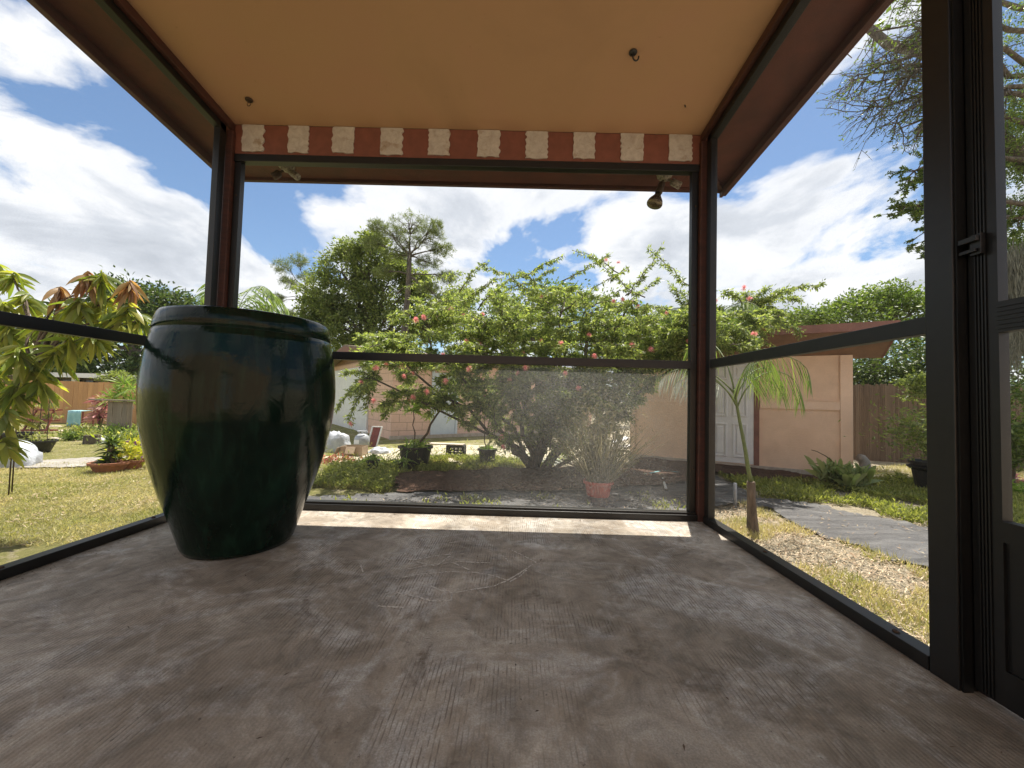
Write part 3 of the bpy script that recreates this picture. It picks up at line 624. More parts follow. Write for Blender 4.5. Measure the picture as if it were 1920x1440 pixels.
for (za, zb) in ((.20, .78), (.90, 1.42), (1.54, 1.80)):
    for (ua, ub) in ((.13, .44), (.56, .87)):
        m = MB(); u = .03
        for (q0, q1, q2, q3) in ((ua, ua+u/dw, za, zb), (ub-u/dw, ub, za, zb), (ua+u/dw, ub-u/dw, za, za+u), (ua+u/dw, ub-u/dw, zb-u, zb)): m.obox(A, ab, pn, d0+dw*q0, d0+dw*q1, -.040, -.0203, q2, q3)
        m.obox(A, ab, pn, d0+dw*ua+u*2, d0+dw*ub-u*2, -.034, -.0203, za+u*2, zb-u*2); m.build('door_panel', MT['whitepaint'], sdr, bevel=.006)
m = MB(); c = A+ab*(d0+.07)-pn*.045+Vector((0, 0, .98)); m.tube([c+pn*.03, c, c-pn*.03], [.012, .016, .028], 12); m.build('door_knob', MT['bronze'], sdr, smooth=True)
# roof rises gently toward the viewer
def rz(v): return 1.93-.42*v
def rq(m, u0, u1, v0, v1, a, b):
    P = [A+ab*u+pn*v+Vector((0, 0, rz(v)+w)) for w in (a, b) for u, v in ((u0, v0), (u1, v0), (u1, v1), (u0, v1))]
    m.add(P, [(0,3,2,1),(4,5,6,7),(0,1,5,4),(1,2,6,5),(2,3,7,6),(3,0,4,7)])
m = MB(); rq(m, -.45, Lw+.36, -.62, .12, .0, .02); m.build('soffit', MT['soffit2'], shed)
m = MB(); rq(m, -.47, Lw+.38, -.645, -.622, -.005, .115); rq(m, Lw+.362, Lw+.385, -.62, .12, -.005, .115); rq(m, -.475, -.452, -.62, .12, -.005, .115); m.build('fascia', MT['fasciared'], shed)
m = MB(); rq(m, -.45, Lw+.36, -.62, .12, .022, .10); m.obox(A, ab, pn, -.05, Lw+.02, .125, 2.65, 1.93, 1.99); m.build('roof', MT['shingle'], shed)
# ------------------------------------------------------------------ pink block garage
C0 = gr(732, 824); e1 = Vector((.79, .61, 0)).normalized(); e2 = Vector((-e1.y, e1.x, 0))
gar = root('block_garage', C0, 'pink block garage with white garage door and brown shingle roof', 'garage')
def wall_uv(name, o, ax, ay, x1, y1, h):
    P = [o, o+ax*x1, o+ax*x1+ay*y1, o+ay*y1]; V = [tuple(p) for p in P]+[tuple(p+Vector((0, 0, h))) for p in P]
    w = mkmesh(name, V, [(0,1,5,4),(3,0,4,7),(1,2,6,5),(2,3,7,6)], MT['block'], gar)
    uv = w.data.uv_layers.new(name='UVMap'); q = [[(0,0),(x1,0),(x1,h),(0,h)], [(y1+.1,0),(.1,0),(.1,h),(y1+.1,h)], [(0,0),(y1,0),(y1,h),(0,h)], [(0,0),(x1,0),(x1,h),(0,h)]]
    for f, c in zip(w.data.polygons, q):
        for li, k in zip(f.loop_indices, c): uv.data[li].uv = k
HG = 2.12
wall_uv('wall', C0, e1, e2, 7.5, 6.4, HG)
def gx(px, o=C0, ax=e1):
    d = ray(px, 800); return (o.y*d.x-o.x*d.y)/(ax.x*d.y-ax.y*d.x)
a, b = gx(811), gx(852); m = MB(); m.obox(C0, e1, e2, a, b, -.03, -.002, .06, 1.75); m.build('side_door', MT['bluewhite'], gar, bevel=.01)
m = MB(); m.obox(C0, e1, e2, b+.003, b+.07, -.045, -.002, .0, 1.80); m.obox(C0, e1, e2, a-.07, a-.003, -.045, -.002, .0, 1.80); m.build('door_frame', MT['bluewhite'], gar)
m = MB(); m.obox(C0, e1, e2, -.05, 7.6, -.09, -.05, .0, .09); m.build('footing', MT['stone'], gar)
g0 = gx(690, C0, e2); m = MB(); m.obox(C0, e2, e1, g0, 6.0, -.05, -.002, 0.0, 1.95)
for i in range(1, 5): m.obox(C0, e2, e1, g0+.01, 5.99, -.056, -.0505, i*.40-.012, i*.40+.012)
m.build('garage_door', MT['whitepaint'], gar)
hw = 3.4; rise = .42
def gp(u, v, w): return C0+e1*u+e2*v+Vector((0, 0, w))
m = MB()
for (va, za, vb, zb) in ((-.45, HG-.05, 3.2, HG+rise), (6.85, HG-.05, 3.2, HG+rise)):
    P = [gp(-.4, va, za+.05), gp(8, va, za+.05), gp(8, vb, zb+.05), gp(-.4, vb, zb+.05)]; Q = [p+Vector((0, 0, .06)) for p in P]; m.add(P+Q, [(0,1,2,3),(4,7,6,5),(0,4,5,1),(1,5,6,2),(2,6,7,3),(3,7,4,0)])
m.build('roof', MT['shingle'], gar)
m = MB(); m.add([gp(-.41, -.46, HG-.12), gp(-.41, 3.2, HG+rise-.13), gp(-.41, 3.2, HG+rise+.06), gp(-.41, -.46, HG+.01), gp(-.41, 6.86, HG-.12), gp(-.41, 6.86, HG+.01)], [(0,1,2,3),(1,4,5,2)])
m.obox(C0, e1, e2, -.4, 8, -.49, -.46, HG-.13, HG+.0); m.build('fascia', MT['fasciared'], gar)
m = MB(); m.add([gp(0.001, 0, HG), gp(.001, 6.4, HG), gp(.001, 3.2, HG+rise)], [(0,1,2)]); m.obox(C0, e1, e2, .0, 7.5, -.45, -.001, HG-.115, HG-.09); m.build('gable', MT['soffit2'], gar)
# ------------------------------------------------------------------ fences and the neighbour's house
def fence(name, a, b, z0, h, bw, mat, label, gap=.006, uneven=.012, back=True, cat='fence'):
    a = Vector((*a, 0)); b = Vector((*b, 0)); d = (b-a).normalized(); nrm = Vector((-d.y, d.x, 0)); Ln = (b-a).length; t = root(name, (a.x, a.y, z0), label, cat); m = MB(); x = 0; i = 0
    while x < Ln:
        w = bw*random.uniform(.9, 1.1); hh = h+random.uniform(-uneven, uneven); m.obox((a.x, a.y, z0), d, nrm, x, x+w-gap, -.01+random.uniform(-.004, .004), .01, 0, hh); x += w; i += 1
    m.build('boards', mat, t)
    for z in (.25, h*.8): m = MB(); m.obox((a.x, a.y, z0), d, nrm, 0, Ln, .013, .05, z, z+.07); m.build('rail', mat, t)
    return t
fa = at(-60, 712, 11.5); fb = at(420, 712, 12.1)
fence('board_fence', (fa.x, fa.y), (fb.x, fb.y), GZ, 1.26, .14, MT['cedar'], 'new orange brown cedar board fence at the back left of the lawn')
ra = at(1585, 760, 8.5); rb = at(2050, 760, 7.2)
fence('reed_fence', (ra.x, ra.y), (rb.x, rb.y), GZ, 1.62, .035, MT['reed'], 'old brown reed fence behind the right end of the shed', .004, .03)
pa = at(202, 780, 8.6); pb = at(246, 780, 8.6)
fence('wood_panel', (pa.x, pa.y), (pb.x, pb.y), GZ, .80, .11, MT['greyboard'], 'grey weathered wooden panel leaning behind the flower bed', .008, .0, cat='panel')
m = MB(); c = (pa+pb)/2; m.box(pa.x-.35, pb.x+.06, 8.50, 8.62, GZ+.815, GZ+.845); tag(m.build('shelf_board', MT['greyboard'], None, org=(c.x, 8.56, GZ+.815)), 'grey plank lying on top of the weathered wooden panel', 'plank')
nh0 = at(-200, 690, 14.5); nh1 = at(212, 700, 14.5)
nh = root('neighbour_house', (nh1.x, 14.5, GZ), 'low dark house with pale roof edge beyond the cedar fence', 'house')
m = MB(); m.box(nh0.x-4, nh1.x-.3, 14.5, 20, GZ, 1.12); m.build('wall', simple('house_wall', (.16,.13,.11), (.10,.085,.07), 5), nh)
m = MB(); m.box(nh0.x-4.3, nh1.x+.35, 14.0, 20.4, 1.14, 1.30); m.build('roof', MT['whitepaint'], nh)
for (p, q) in ((100, 135), (148, 178), (60, 90)):
    x0 = at(p, 700, 14.48).x; x1 = at(q, 700, 14.48).x; m = MB(); m.box(x0, x1, 14.44, 14.49, .55, 1.05); m.build('window', MT['glass'], nh)
for p in (96, 141): x0 = at(p, 700, 14.3).x; m = MB(); m.box(x0-.07, x0+.07, 14.25, 14.4, GZ, 1.135); m.build('porch_column', MT['whitepaint'], nh)
# house behind the viewer that the porch belongs to
YH = -3.6
hs = root('main_house', (0, YH, GZ), 'tan wall of the main house closing the porch', 'house')
m = MB(); m.box(XL-5, XL+.4, YH-.25, YH+.6, GZ, 2.5); m.build('wing_wall', MT['siding'], hs)
m = MB(); m.box(XL+.4, -.9, YH-.25, YH, GZ, 2.6); m.box(.1, XR+5, YH-.25, YH, GZ, 2.6); m.box(-.9, .1, YH-.25, YH, 2.05, 2.6); m.build('wall', MT['siding'], hs)
m = MB(); m.box(-.9, .1, YH-.2, YH-.15, GZ, 2.05); m.build('door', MT['whitepaint'], hs)

# ------------------------------------------------------------------ far trees
def cl(px, py, y, rx, rz, ry=None): return (at(px, py, y), rx, ry or rx, rz)
T = 'trees on the skyline'
def px2m(p, y): return p/F*y
y = 24
tree('live_oak', gr(250, 738).lerp(at(250, 730, y), 1.0)*1, at(250, 640, y), [cl(100,650,y,2.6,1.2), cl(190,640,y,2.4,1.6), cl(150,600,y,1.5,1.0), cl(250,600,y,2.2,1.9), cl(290,570,y,1.6,1.3), cl(230,550,y,1.5,.9), cl(330,620,y,1.6,1.4), cl(345,580,y,1.2,.8), cl(370,650,y,1.5,1.2), cl(300,690,y,2.5,1.0), cl(200,690,y,2.4,.9)],
     'wide dark oak standing beyond the cedar fence on the left', 'tree', L['dark'], MT['bark'], .35, .30, 1500, 26, .34, group=T)
y = 30
tree('live_oak', at(40, 740, y), at(40, 700, y), [cl(-60,650,y,3.2,1.8), cl(20,660,y,2.8,1.7), cl(80,670,y,2.5,1.5), cl(-20,620,y,2,1.4), cl(60,700,y,3,1.0)], 'dark distant oak at the far left behind the neighbouring house', 'tree', L['dark'], MT['bark'], .35, .38, 1300, 22, .4, group=T)
y = 20
tree('broadleaf_tree', at(700, 745, y), at(690, 650, y), [cl(600,550,y,1.1,1.0), cl(640,510,y,1.2,1.1), cl(655,470,y,.8,.5), cl(690,500,y,1.1,1.1), cl(700,455,y,.55,.35), cl(670,560,y,1.3,1.1), cl(720,560,y,1.3,1.2), cl(610,600,y,1.0,.7), cl(660,610,y,1.3,.8), cl(740,610,y,1.4,1.0), cl(790,570,y,1.0,.9), cl(830,590,y,.9,.8), cl(800,620,y,1.2,.7), cl(590,630,y,.7,.4), cl(625,575,y,.9,.8), cl(745,500,y,.7,.8), cl(780,530,y,.7,.7), cl(640,640,y,1.3,.6), cl(720,650,y,1.5,.6), cl(860,560,y,.8,.7), cl(590,590,y,.9,.9), cl(560,640,y,.9,.6), cl(690,530,y,1.2,1.2)],
     'big leafy green tree behind the garage roof, beside the tall pine', 'tree', L['oak_light'], MT['bark'], .28, .17, 2300, 48, .17, group=T)
def pine(base, fork, cls, label, r0=.16, leaf=.22, per=1100):
    tree('pine_tree', base, fork, cls, label, 'tree', L['pine'], MT['bark'], r0, leaf, per, 120, .1, 'needle', T, 2, .10)
y = 18
pine(at(757, 760, y), at(768, 480, y), [cl(768,420,y,.95,.5), cl(805,445,y,.75,.5), cl(735,440,y,.7,.45), cl(708,428,y,.5,.35), cl(828,470,y,.6,.28), cl(812,425,y,.45,.4), cl(700,458,y,.55,.35), cl(740,480,y,.75,.3), cl(800,492,y,.7,.3), cl(838,520,y,.45,.3), cl(800,540,y,.6,.3), cl(830,568,y,.55,.3), cl(720,510,y,.55,.3), cl(765,455,y,.8,.5)], 'tallest pine with a flat open crown above the garage', .17, .17, 1500)
y = 24
pine(at(555, 640, y)*1, at(575, 545, y), [cl(530,500,y,.55,.45), cl(560,490,y,.6,.4), cl(575,520,y,.6,.35), cl(540,530,y,.55,.3), cl(520,560,y,.45,.25), cl(590,555,y,.4,.25), cl(500,580,y,.35,.3), cl(545,590,y,.5,.2)], 'small thin pine between the palm and the big leafy tree', .12, .22, 1000)
y = 18
tree('broadleaf_tree', at(960, 745, y), at(960, 640, y), [cl(900,600,y,1.4,1.0), cl(960,590,y,1.3,1.0), cl(1020,580,y,1.3,1.1), cl(1060,560,y,1.0,.9), cl(1120,590,y,1.4,1.0), cl(1180,610,y,1.3,.8), cl(940,640,y,1.8,.9), cl(1060,640,y,1.8,.9), cl(1200,650,y,1.6,.8), cl(1270,640,y,1.3,.8)],
     'mid green tree filling the gap behind the pink flowering tree', 'tree', L['oak'], MT['bark'], .25, .18, 900, 38, .26, group=T)
y = 13
tree('broadleaf_tree', at(1640, 770, y), at(1640, 640, y), [cl(1480,600,y,.7,.25), cl(1520,596,y,.5,.22), cl(1590,580,y,.7,.4), cl(1630,570,y,.7,.45), cl(1660,552,y,.5,.35), cl(1700,580,y,.8,.5), cl(1740,570,y,.8,.6), cl(1800,570,y,.9,.8), cl(1640,610,y,1.4,.5), cl(1760,620,y,1.2,.6), cl(1560,610,y,.9,.3)],
     'dense green treetops rising over the shed roof', 'tree', L['oak'], MT['bark'], .22, .13, 1100, 46, .17, group=T)
y = 9.6
tree('hedge', at(1740, 800, y), at(1740, 740, y), [cl(1640,690,y,.8,.5), cl(1700,670,y,.9,.6), cl(1760,660,y,.9,.7), cl(1830,680,y,.9,.8), cl(1900,690,y,.9,.8), cl(1680,725,y,1.0,.5), cl(1780,740,y,1.1,.6), cl(1880,760,y,1.2,.7), cl(1620,730,y,.6,.4)],
     'dark glossy hedge rising behind the reed fence', 'hedge', L['dark'], MT['bark'], .10, .11, 1700, 50, .15)
# ------------------------------------------------------------------ big oak at the right with moss and bare twigs
y = 6.2
ob = at(1990, 880, y); ob.z = GZ; of = at(1960, 330, y)
t = root('moss_oak', ob, 'large oak with hanging grey moss beyond the screen door', 'tree', T); m = MB(); P = curve(ob, of, 0, .02, 7); rz_tw = random.Random(5); m.tube(P, taper(.26, .15, 7), 12)
LP, LD = [], []
def twigspray(a, b, n, sp, leafn, ls=.05):
    q = curve(a, b, .06, .05, 7); m.tube(q, taper(.045, .010, 7), 6); 
    for i in range(n):
        s = q[random.randint(2, 7)]; d = (Vector(b)-Vector(a)).normalized()*random.uniform(.1, .8)+Vector((random.uniform(-1, .6), random.uniform(-.6, .6), random.uniform(-1.1, .35))); e = s+d.normalized()*sp*random.uniform(.4, 1)
        w = curve(s, e, -.05, .07, 4); m.tube(w, taper(.0085, .003, 4), 4, False)
        for j in range(3):
            f = w[random.randint(1, 4)]; g = f+(d.normalized()+Vector((random.uniform(-1, 1), random.uniform(-1, 1), random.uniform(-1, .5)))).normalized()*sp*.35; m.tube([f, f.lerp(g, .5)+Vector((0, 0, .01)), g], [.004, .003, .002], 3, False)
            for k in range(leafn):
                p = f.lerp(g, random.uniform(.2, 1.05)); LP.append(p); LD.append(Vector((random.uniform(-1, 1), random.uniform(-1, 1), random.uniform(-.8, .5))))
for (a, b, n_, sp, ln) in [((1960,60),(1640,60),26,.75,3), ((1960,140),(1610,140),30,.8,2), ((1950,200),(1640,200),30,.8,2), ((1960,20),(1700,-20),20,.8,5), ((1960,160),(1690,240),24,.6,3), ((1960,250),(1730,180),20,.6,5), ((1960,300),(1720,320),26,.5,34), ((1960,380),(1710,385),24,.42,38), ((1960,420),(1740,430),20,.35,34), ((1960,120),(1690,90),44,.9,5), ((1960,200),(1660,150),44,.9,5), ((1960,-60),(1750,-120),20,.8,10)]:
    twigspray(at(a[0], a[1], y), at(b[0], b[1], y-.3), n_, sp, ln)
for (a, b, n_, sp, ln) in [((1790,40),(1650,110),40,.5,3), ((1790,100),(1640,190),44,.5,2), ((1790,150),(1680,230),36,.42,3), ((1780,20),(1700,-10),26,.5,6), ((1790,90),(1600,150),34,.5,2), ((1780,180),(1720,255),26,.35,5), ((1800,290),(1705,330),22,.3,26), ((1800,380),(1690,395),22,.28,28), ((1800,430),(1735,470),14,.25,20)]:
    twigspray(at(a[0], a[1], y-.1), at(b[0], b[1], y-.35), n_, sp, ln)
hc = Vector((7.3, 10.2, 12.0)); m.tube(curve(of, hc, .05, .03, 6), taper(.14, .05, 6), 8)  # unseen high limb and crown, added to shade the ground by the reed fence
for i in range(14): m.tube(curve(hc, hc+Vector((random.gauss(0, 1.2), random.gauss(0, 1.0), random.gauss(0, .5))), 0, .05, 3), taper(.04, .012, 3), 4, False)
cc = np.array(hc)+rng.normal(size=(150, 3))*np.array([1.15, .95, .5]); pp = cc[rng.integers(0, 150, 3500)]+rng.normal(size=(3500, 3))*.16; HP = pp
m.build('trunk', MT['bark'], t, smooth=True)
leaves('unseen_shade_crown', HP, rng.normal(size=(len(HP), 3)), .22, .12, L['oak'], t)
for (px_, py_, rx, rz_, n_) in [(1900,60,.9,.5,2600), (1910,200,.7,.6,5200), (1900,300,.6,.5,5600), (1920,400,.7,.6,6000), (1890,480,.45,.4,4000), (1930,560,.5,.5,3600), (1900,640,.5,.3,2600), (1840,250,.5,.5,2200), (1880,560,.4,.4,2400)]:
    c = np.array(at(px_, py_, y+.3)); cc = c+rng.normal(size=(60, 3))*np.array([rx, rx, rz_])*.5; p = cc[rng.integers(0, 60, n_)]+rng.normal(size=(n_, 3))*.09; LP += list(p); LD += list(rng.normal(size=(n_, 3)))
LP = np.array([tuple(p) for p in LP]); LD = np.array([tuple(p) for p in LD]); k = len(LP); leaves('crown', LP, LD, .045*rng.uniform(.6, 1.3, k), .022, L['oak'], t)
# moss strands
A_, D_, LL = [], [], []
for (px_, py_, n_, ln) in [(1880,490,260,.9), (1905,480,320,1.2), (1895,620,300,.6), (1915,560,240,.7), (1870,470,60,.4), (1690,110,60,.35)]:
    for i in range(n_):
        p = at(px_+random.gauss(0, 14), py_+random.gauss(0, 14), y-.25+random.gauss(0, .12)); L2 = ln*random.uniform(.3, 1); s = 5
        for j in range(s): A_.append(p+Vector((random.gauss(0, .012), random.gauss(0, .012), -L2*j/s))); D_.append(Vector((random.gauss(0, .16), random.gauss(0, .16), -1))); LL.append(L2/s*1.3)
leaves('hanging_moss', A_, D_, np.array(LL), .012, L['moss'], t)

# ------------------------------------------------------------------ pink flowering tree (powder puff)
TB = Vector((gr(1010, 884).x, gr(1010, 884).y, GZ)); t = root('powder_puff_tree', TB, 'wide spreading tree with pink powder puff flowers in the middle of the garden', 'tree')
m = MB(); LP, LD, TIPS = [], [], []
rs = random.Random(11)
def spray(a, b, sag, r=.012, nl=70, drop=.8, L0_=.10, wob=.04):
    q = curve(a, b, sag, wob, 9, rs.random()); m.tube(q, taper(r, .003, 9), 5)
    for i in range(nl):
        t_ = rs.uniform(.12, 1.0); f = t_*9; i0 = min(8, int(f)); p = q[i0].lerp(q[i0+1], f-i0); d = (q[i0+1]-q[i0]).normalized(); s = d.cross(Vector((0, 0, 1))).normalized() if abs(d.z) < .97 else Vector((1, 0, 0))
        v = s*rs.choice((-1, 1))*rs.uniform(.3, 1)+d*rs.uniform(.1, .7)+Vector((0, 0, -drop*rs.uniform(0, 1)+.15)); v = v.normalized(); L0 = L0_*rs.uniform(.6, 1.1)
        # a compound leaf: a handful of leaflets along v
        for j in range(4):
            LP.append(p+v*L0*(j/4)); sd_ = v.cross(Vector((rs.uniform(-1, 1), rs.uniform(-1, 1), rs.uniform(-1, 1)))).normalized(); LD.append(v*.7+sd_*.8+Vector((0, 0, -.25)))
        if rs.random() < .3: LP.append(p+v*L0); LD.append(v)
    TIPS.append(q); return q
Y0 = TB.y
limbs = []
for (px_, py_, dy, r) in [(900,760,-.1,.05), (980,700,.5,.06), (1060,720,-.2,.06), (1140,700,.1,.055), (1020,640,.3,.05), (860,700,.3,.04), (1210,690,.4,.045), (1100,640,-.3,.045), (940,660,-.3,.04), (740,660,-.1,.03), (700,710,-.3,.025), (800,620,.2,.03), (1290,620,.1,.035), (1400,580,.0,.03), (1180,570,-.1,.03), (1060,560,.1,.03)]:
    e = at(px_, py_, Y0+dy-.3); q = curve(TB+Vector((rs.uniform(-.08, .08), rs.uniform(-.08, .08), -.05)), e, .03, .06, 6, rs.random()); m.tube(q, taper(r, r*.45, 6), 8); limbs.append(q)
def nearest(b):
    best = min(((p-b).length*(1 if p.z < b.z+.5 else 1.2), i, j) for i, q in enumerate(limbs) for j, p in enumerate(q[2:], 2)); return limbs[best[1]][best[2]]
# outline sprays seen against the sky and the wall: (tip pixel, depth offset, arch, leaves)
tips = [(645,700,-.3),(632,765,-.4),(655,790,-.3),(665,735,-.6),(700,690,-.2),(735,600,.1),(760,650,-.2),(755,595,.2),(800,575,.3),(840,580,.1),(880,560,.2),(690,760,-.5),(720,780,-.2),(780,560,.5),(850,545,.4),(870,510,.3),(910,492,.0),(905,500,.3),(945,520,.2),(975,505,.0),(1000,512,-.2),(1010,560,.1),(1055,478,.0),(1040,505,.3),(1075,470,.2),(1110,480,.0),(1140,478,-.2),(1180,500,-.1),(1215,466,-.2),(1185,530,.1),(1240,462,-.1),(1238,520,.2),(1262,536,.3),(1290,548,.1),(1320,552,-.2),(1360,545,.0),(1400,548,.1),(1440,540,.0),(1480,545,-.2),(1540,532,-.1),(1500,560,.2),(1460,580,.1),(1470,610,-.3),(1500,625,-.1),(1430,640,-.4),(1380,620,-.5),(1340,600,-.6),(1420,600,.4),(1290,600,-.4),(1245,620,-.5),
        (1200,750,-.4),(1180,790,-.2),(1160,820,-.3),(1130,840,0),(1080,830,-.3),(1000,800,-.5),(960,790,-.5),(935,800,-.8),(950,840,-.6),(900,780,-.4),(860,770,-.3),(820,760,-.2),(880,800,-.2),(770,740,-.5),(840,730,-.9),(1220,730,.1),(930,830,-.9)]
for (a, b, dy) in tips:
    e = at(a, b, Y0-.35+dy); s = nearest(e)
    if b < 535 and a < 1300: s = at(a+rs.choice((-1, -1, 1))*rs.uniform(30, 150), b+rs.uniform(40, 95), Y0-.35+dy); spray(s, e, rs.uniform(-.12, .16), .010, int(26+38*(e-s).length), .9, L0_=.06); continue
    spray(s, e, .10 if b < 700 else .18, .014, int(44+66*(e-s).length), .8)
# inner mass
for i in range(560):
    a = rs.uniform(0, 1); px_ = 665+a*800; top = 600-70*math.sin(PI*min(1, max(0, (px_-700)/560)))+(10 if px_ > 1250 else 0); bot = 770 if 760 < px_ < 1180 else 700
    if px_ < 760: top, bot = 640, 775
    if px_ > 1240: top, bot = 575, 660
    if px_ < 760 and rs.random() < .4: top, bot = 625, 660
    e = at(px_, rs.uniform(top, bot), Y0-.35+rs.uniform(-.9, .9)); s = nearest(e).lerp(e, rs.uniform(.1, .5)); s.z = s.z*.45+e.z*.55; s.y = e.y+rs.uniform(-.2, .6); spray(s, e, .10, .007, 40, .7)
for i in range(150):
    e = at(rs.uniform(820, 1290), rs.uniform(590, 690), Y0-.2+rs.uniform(-.7, .8)); spray(e+Vector((rs.uniform(-.4, .4), rs.uniform(-.2, .4), rs.uniform(-.25, -.05))), e, .1, .006, 44, .7)
# dense low interior
for i in range(430):
    if i % 3: ex, ey = rs.gauss(1055, 70), rs.gauss(755, 48)
    else: ex, ey = rs.uniform(800, 1230), rs.gauss(725, 30)
    if ey < 685 or ex < 790 or ey > 870 or (ex > 1150 and ey > 800): continue
    e = at(ex, ey, Y0+rs.uniform(-.85, .5)); s = nearest(e).lerp(e, rs.uniform(.2, .6)); spray(s, e, .05, .008, 40, .9)
m.build('trunk', MT['bark'], t, smooth=True)
LPn = np.array([tuple(p) for p in LP]); LDn = np.array([tuple(p) for p in LD]); k = len(LPn)
leaves('crown', LPn, LDn, .058*rng.uniform(.55, 1.35, k), .019*rng.uniform(.8, 1.2, k), L['calli'], t, .18)
# flowers
def puff():
    n = 120; d = unit(rng.normal(size=(n, 3))+np.array([0, -.4, .35])); V = []; 
    for i in range(n):
        a = Vector(d[i]); s = a.orthogonal().normalized()*.0013; r = .039*random.uniform(.75, 1.05); V += [tuple(-s), tuple(s), tuple(a*r+s*.9), tuple(a*r-s*.9)]
    return V, [(4*i, 4*i+1, 4*i+2, 4*i+3) for i in range(n)]
V, Fq = puff(); base_f = None
fl_px = [(845,580),(868,588),(905,590),(820,590),(795,595),(780,600),(1136,488),(1160,492),(1015,556),(1150,565),(1168,562),(1185,568),(1195,575),(1215,594),(1250,586),(980,662),(1052,645),(1105,628),(1015,640),(875,640),(900,645),(1115,668),(1185,648),(1220,655),(985,690),(1085,728),(758,706),(775,700),(835,715),(677,717),(700,752),(658,795),(725,683),(705,690),(765,752),(800,735),(775,745),(940,820),(944,838),(830,665),(1395,540),(1340,565),(1325,566),(1430,618),(1415,626),(1405,560),(1290,640),(970,700),(880,692),(910,745),(955,712),(1060,700)]
for i, (a, b) in enumerate(fl_px):
    dpt = Y0-.35-random.uniform(.35, .95) if b > 600 else Y0-.35-random.uniform(.0, .5)
    p = at(a, b, dpt); s = random.uniform(.85, 1.25)
    if base_f is None:
        base_f = mkmesh('flower', V, Fq, L['pink'], None); base_f.parent = t; f = base_f
    else: f = base_f.copy(); COL.objects.link(f)
    f.location = p-TB; f.rotation_euler = (random.uniform(-.5, .5), random.uniform(-.5, .5), random.uniform(0, 6)); f.scale = (s, s, s)

# ------------------------------------------------------------------ mango tree reaching in from the left
MB0 = at(-260, 900, 3.4); MB0.z = GZ
t = root('mango_tree', MB0, 'mango tree with long drooping leaves and reddish new growth at the left edge', 'tree')
m = MB(); hub = at(-60, 790, 3.2); q = curve(MB0, hub, 0, .02, 5); m.tube(q, taper(.07, .05, 5), 10)
jn = at(60, 690, 3.1); m.tube([hub, at(0, 752, 3.15), at(30, 722, 3.1), jn], [.03, .022, .020, .017], 8)
whorls = [(165,518,3.1,1),(112,548,3.1,1),(245,535,3.2,1),(240,580,3.2,0),(150,570,3.1,0),(195,560,3.2,0),(205,600,3.2,0),(265,600,3.25,2),(100,660,3.0,0),(60,690,3.0,0),(130,640,3.05,0),(175,630,3.1,0),(35,660,2.9,0),(25,735,2.9,0),(75,720,3.0,0),(10,780,2.85,0),(90,600,3.2,0),(130,595,3.15,0),(25,520,3.3,2),(-10,500,3.3,2),(50,560,3.3,0),(0,570,3.2,0),(15,620,3.2,0),(-30,650,3.1,0),(-20,700,3.0,0),(5,830,2.8,2),(-30,760,2.9,0),(190,520,3.15,2)]
gP, gD, gL, rP, rD, rL = [], [], [], [], [], []
for (a, b, yy, kind) in whorls:
    c = at(a, b, yy); s = jn if a > 20 else hub; m.tube(curve(s, c, .08, .04, 5), taper(.012, .005, 5), 6)
    nn = 34 if kind != 1 else 30
    for i in range(nn):
        az = random.uniform(0, 2*PI); e = random.uniform(-1.0, .55); d = Vector((math.cos(az)*math.cos(e), math.sin(az)*math.cos(e), math.sin(e)-.38)); o = c+Vector((0, 0, random.uniform(-.05, .05)))
        l = random.uniform(.11, .21)
        if kind == 1: rP.append(o); rD.append(d+Vector((0, 0, -.5))); rL.append(l*.72)
        else: gP.append(o); gD.append(d); gL.append(l*(1 if kind == 0 else .85))
m.build('trunk', MT['bark2'], t, smooth=True)
leaves('crown', gP, gD, np.array(gL), np.array(gL)*.235, L['mango'], t, .12, None, 5, .38)
leaves('new_leaves', rP, rD, np.array(rL), np.array(rL)*.27, L['mangored'], t, .12, None, 5, .5)

# ------------------------------------------------------------------ palms
pb_ = gr(1411, 1002); pt = at(1376, 730, pb_.y+.05)
t = root('young_palm', pb_, 'young thin palm with feathery fronds in front of the shed door', 'palm'); m = MB()
p1 = at(1408, 905, pb_.y); m.tube([pb_-Vector((0,0,.05)), pb_+Vector((.003,0,.02)), pb_.lerp(p1, .35), pb_.lerp(p1, .7), p1, p1+Vector((0, 0, .012))], [.06, .050, .040, .034, .034, .028], 12); m.build('trunk', MT['bark2'], t, smooth=True)
m = MB(); m.tube(curve(p1, pt, .0, .004, 6), taper(.019, .010, 6), 8); m.build('stem', MT['stem'], t, smooth=True)
for i, (az, el, ln, cu, s0) in enumerate([(0.1,1.2,.95,3.6,.8),(.35,1.1,.9,3.4,.9),(-.25,1.25,.9,3.5,.95),(3.0,1.1,.85,2.4,.8),(2.7,.9,.8,2.2,.95),(3.4,.85,.75,2.0,.85),(1.7,1.3,1.1,2.4,.95),(4.7,1.25,.7,2.4,.9)]):
    s = p1.lerp(pt, s0); q = frond_pts(s, az, el, ln, cu); A_, D_, LL = frond_leaflets(q, .23, 2+i%2, 1.2, .3, .7); fb = MB(); fb.tube(q, taper(.008, .002, len(q)-1), 5); f = fb.build('frond', MT['stem'], t, smooth=True)
    leaves('leaflets', A_, D_, np.array(LL), .0075, L['silver'] if i in (3, 5) else L['palm'], f, .1, None, 4, .55)
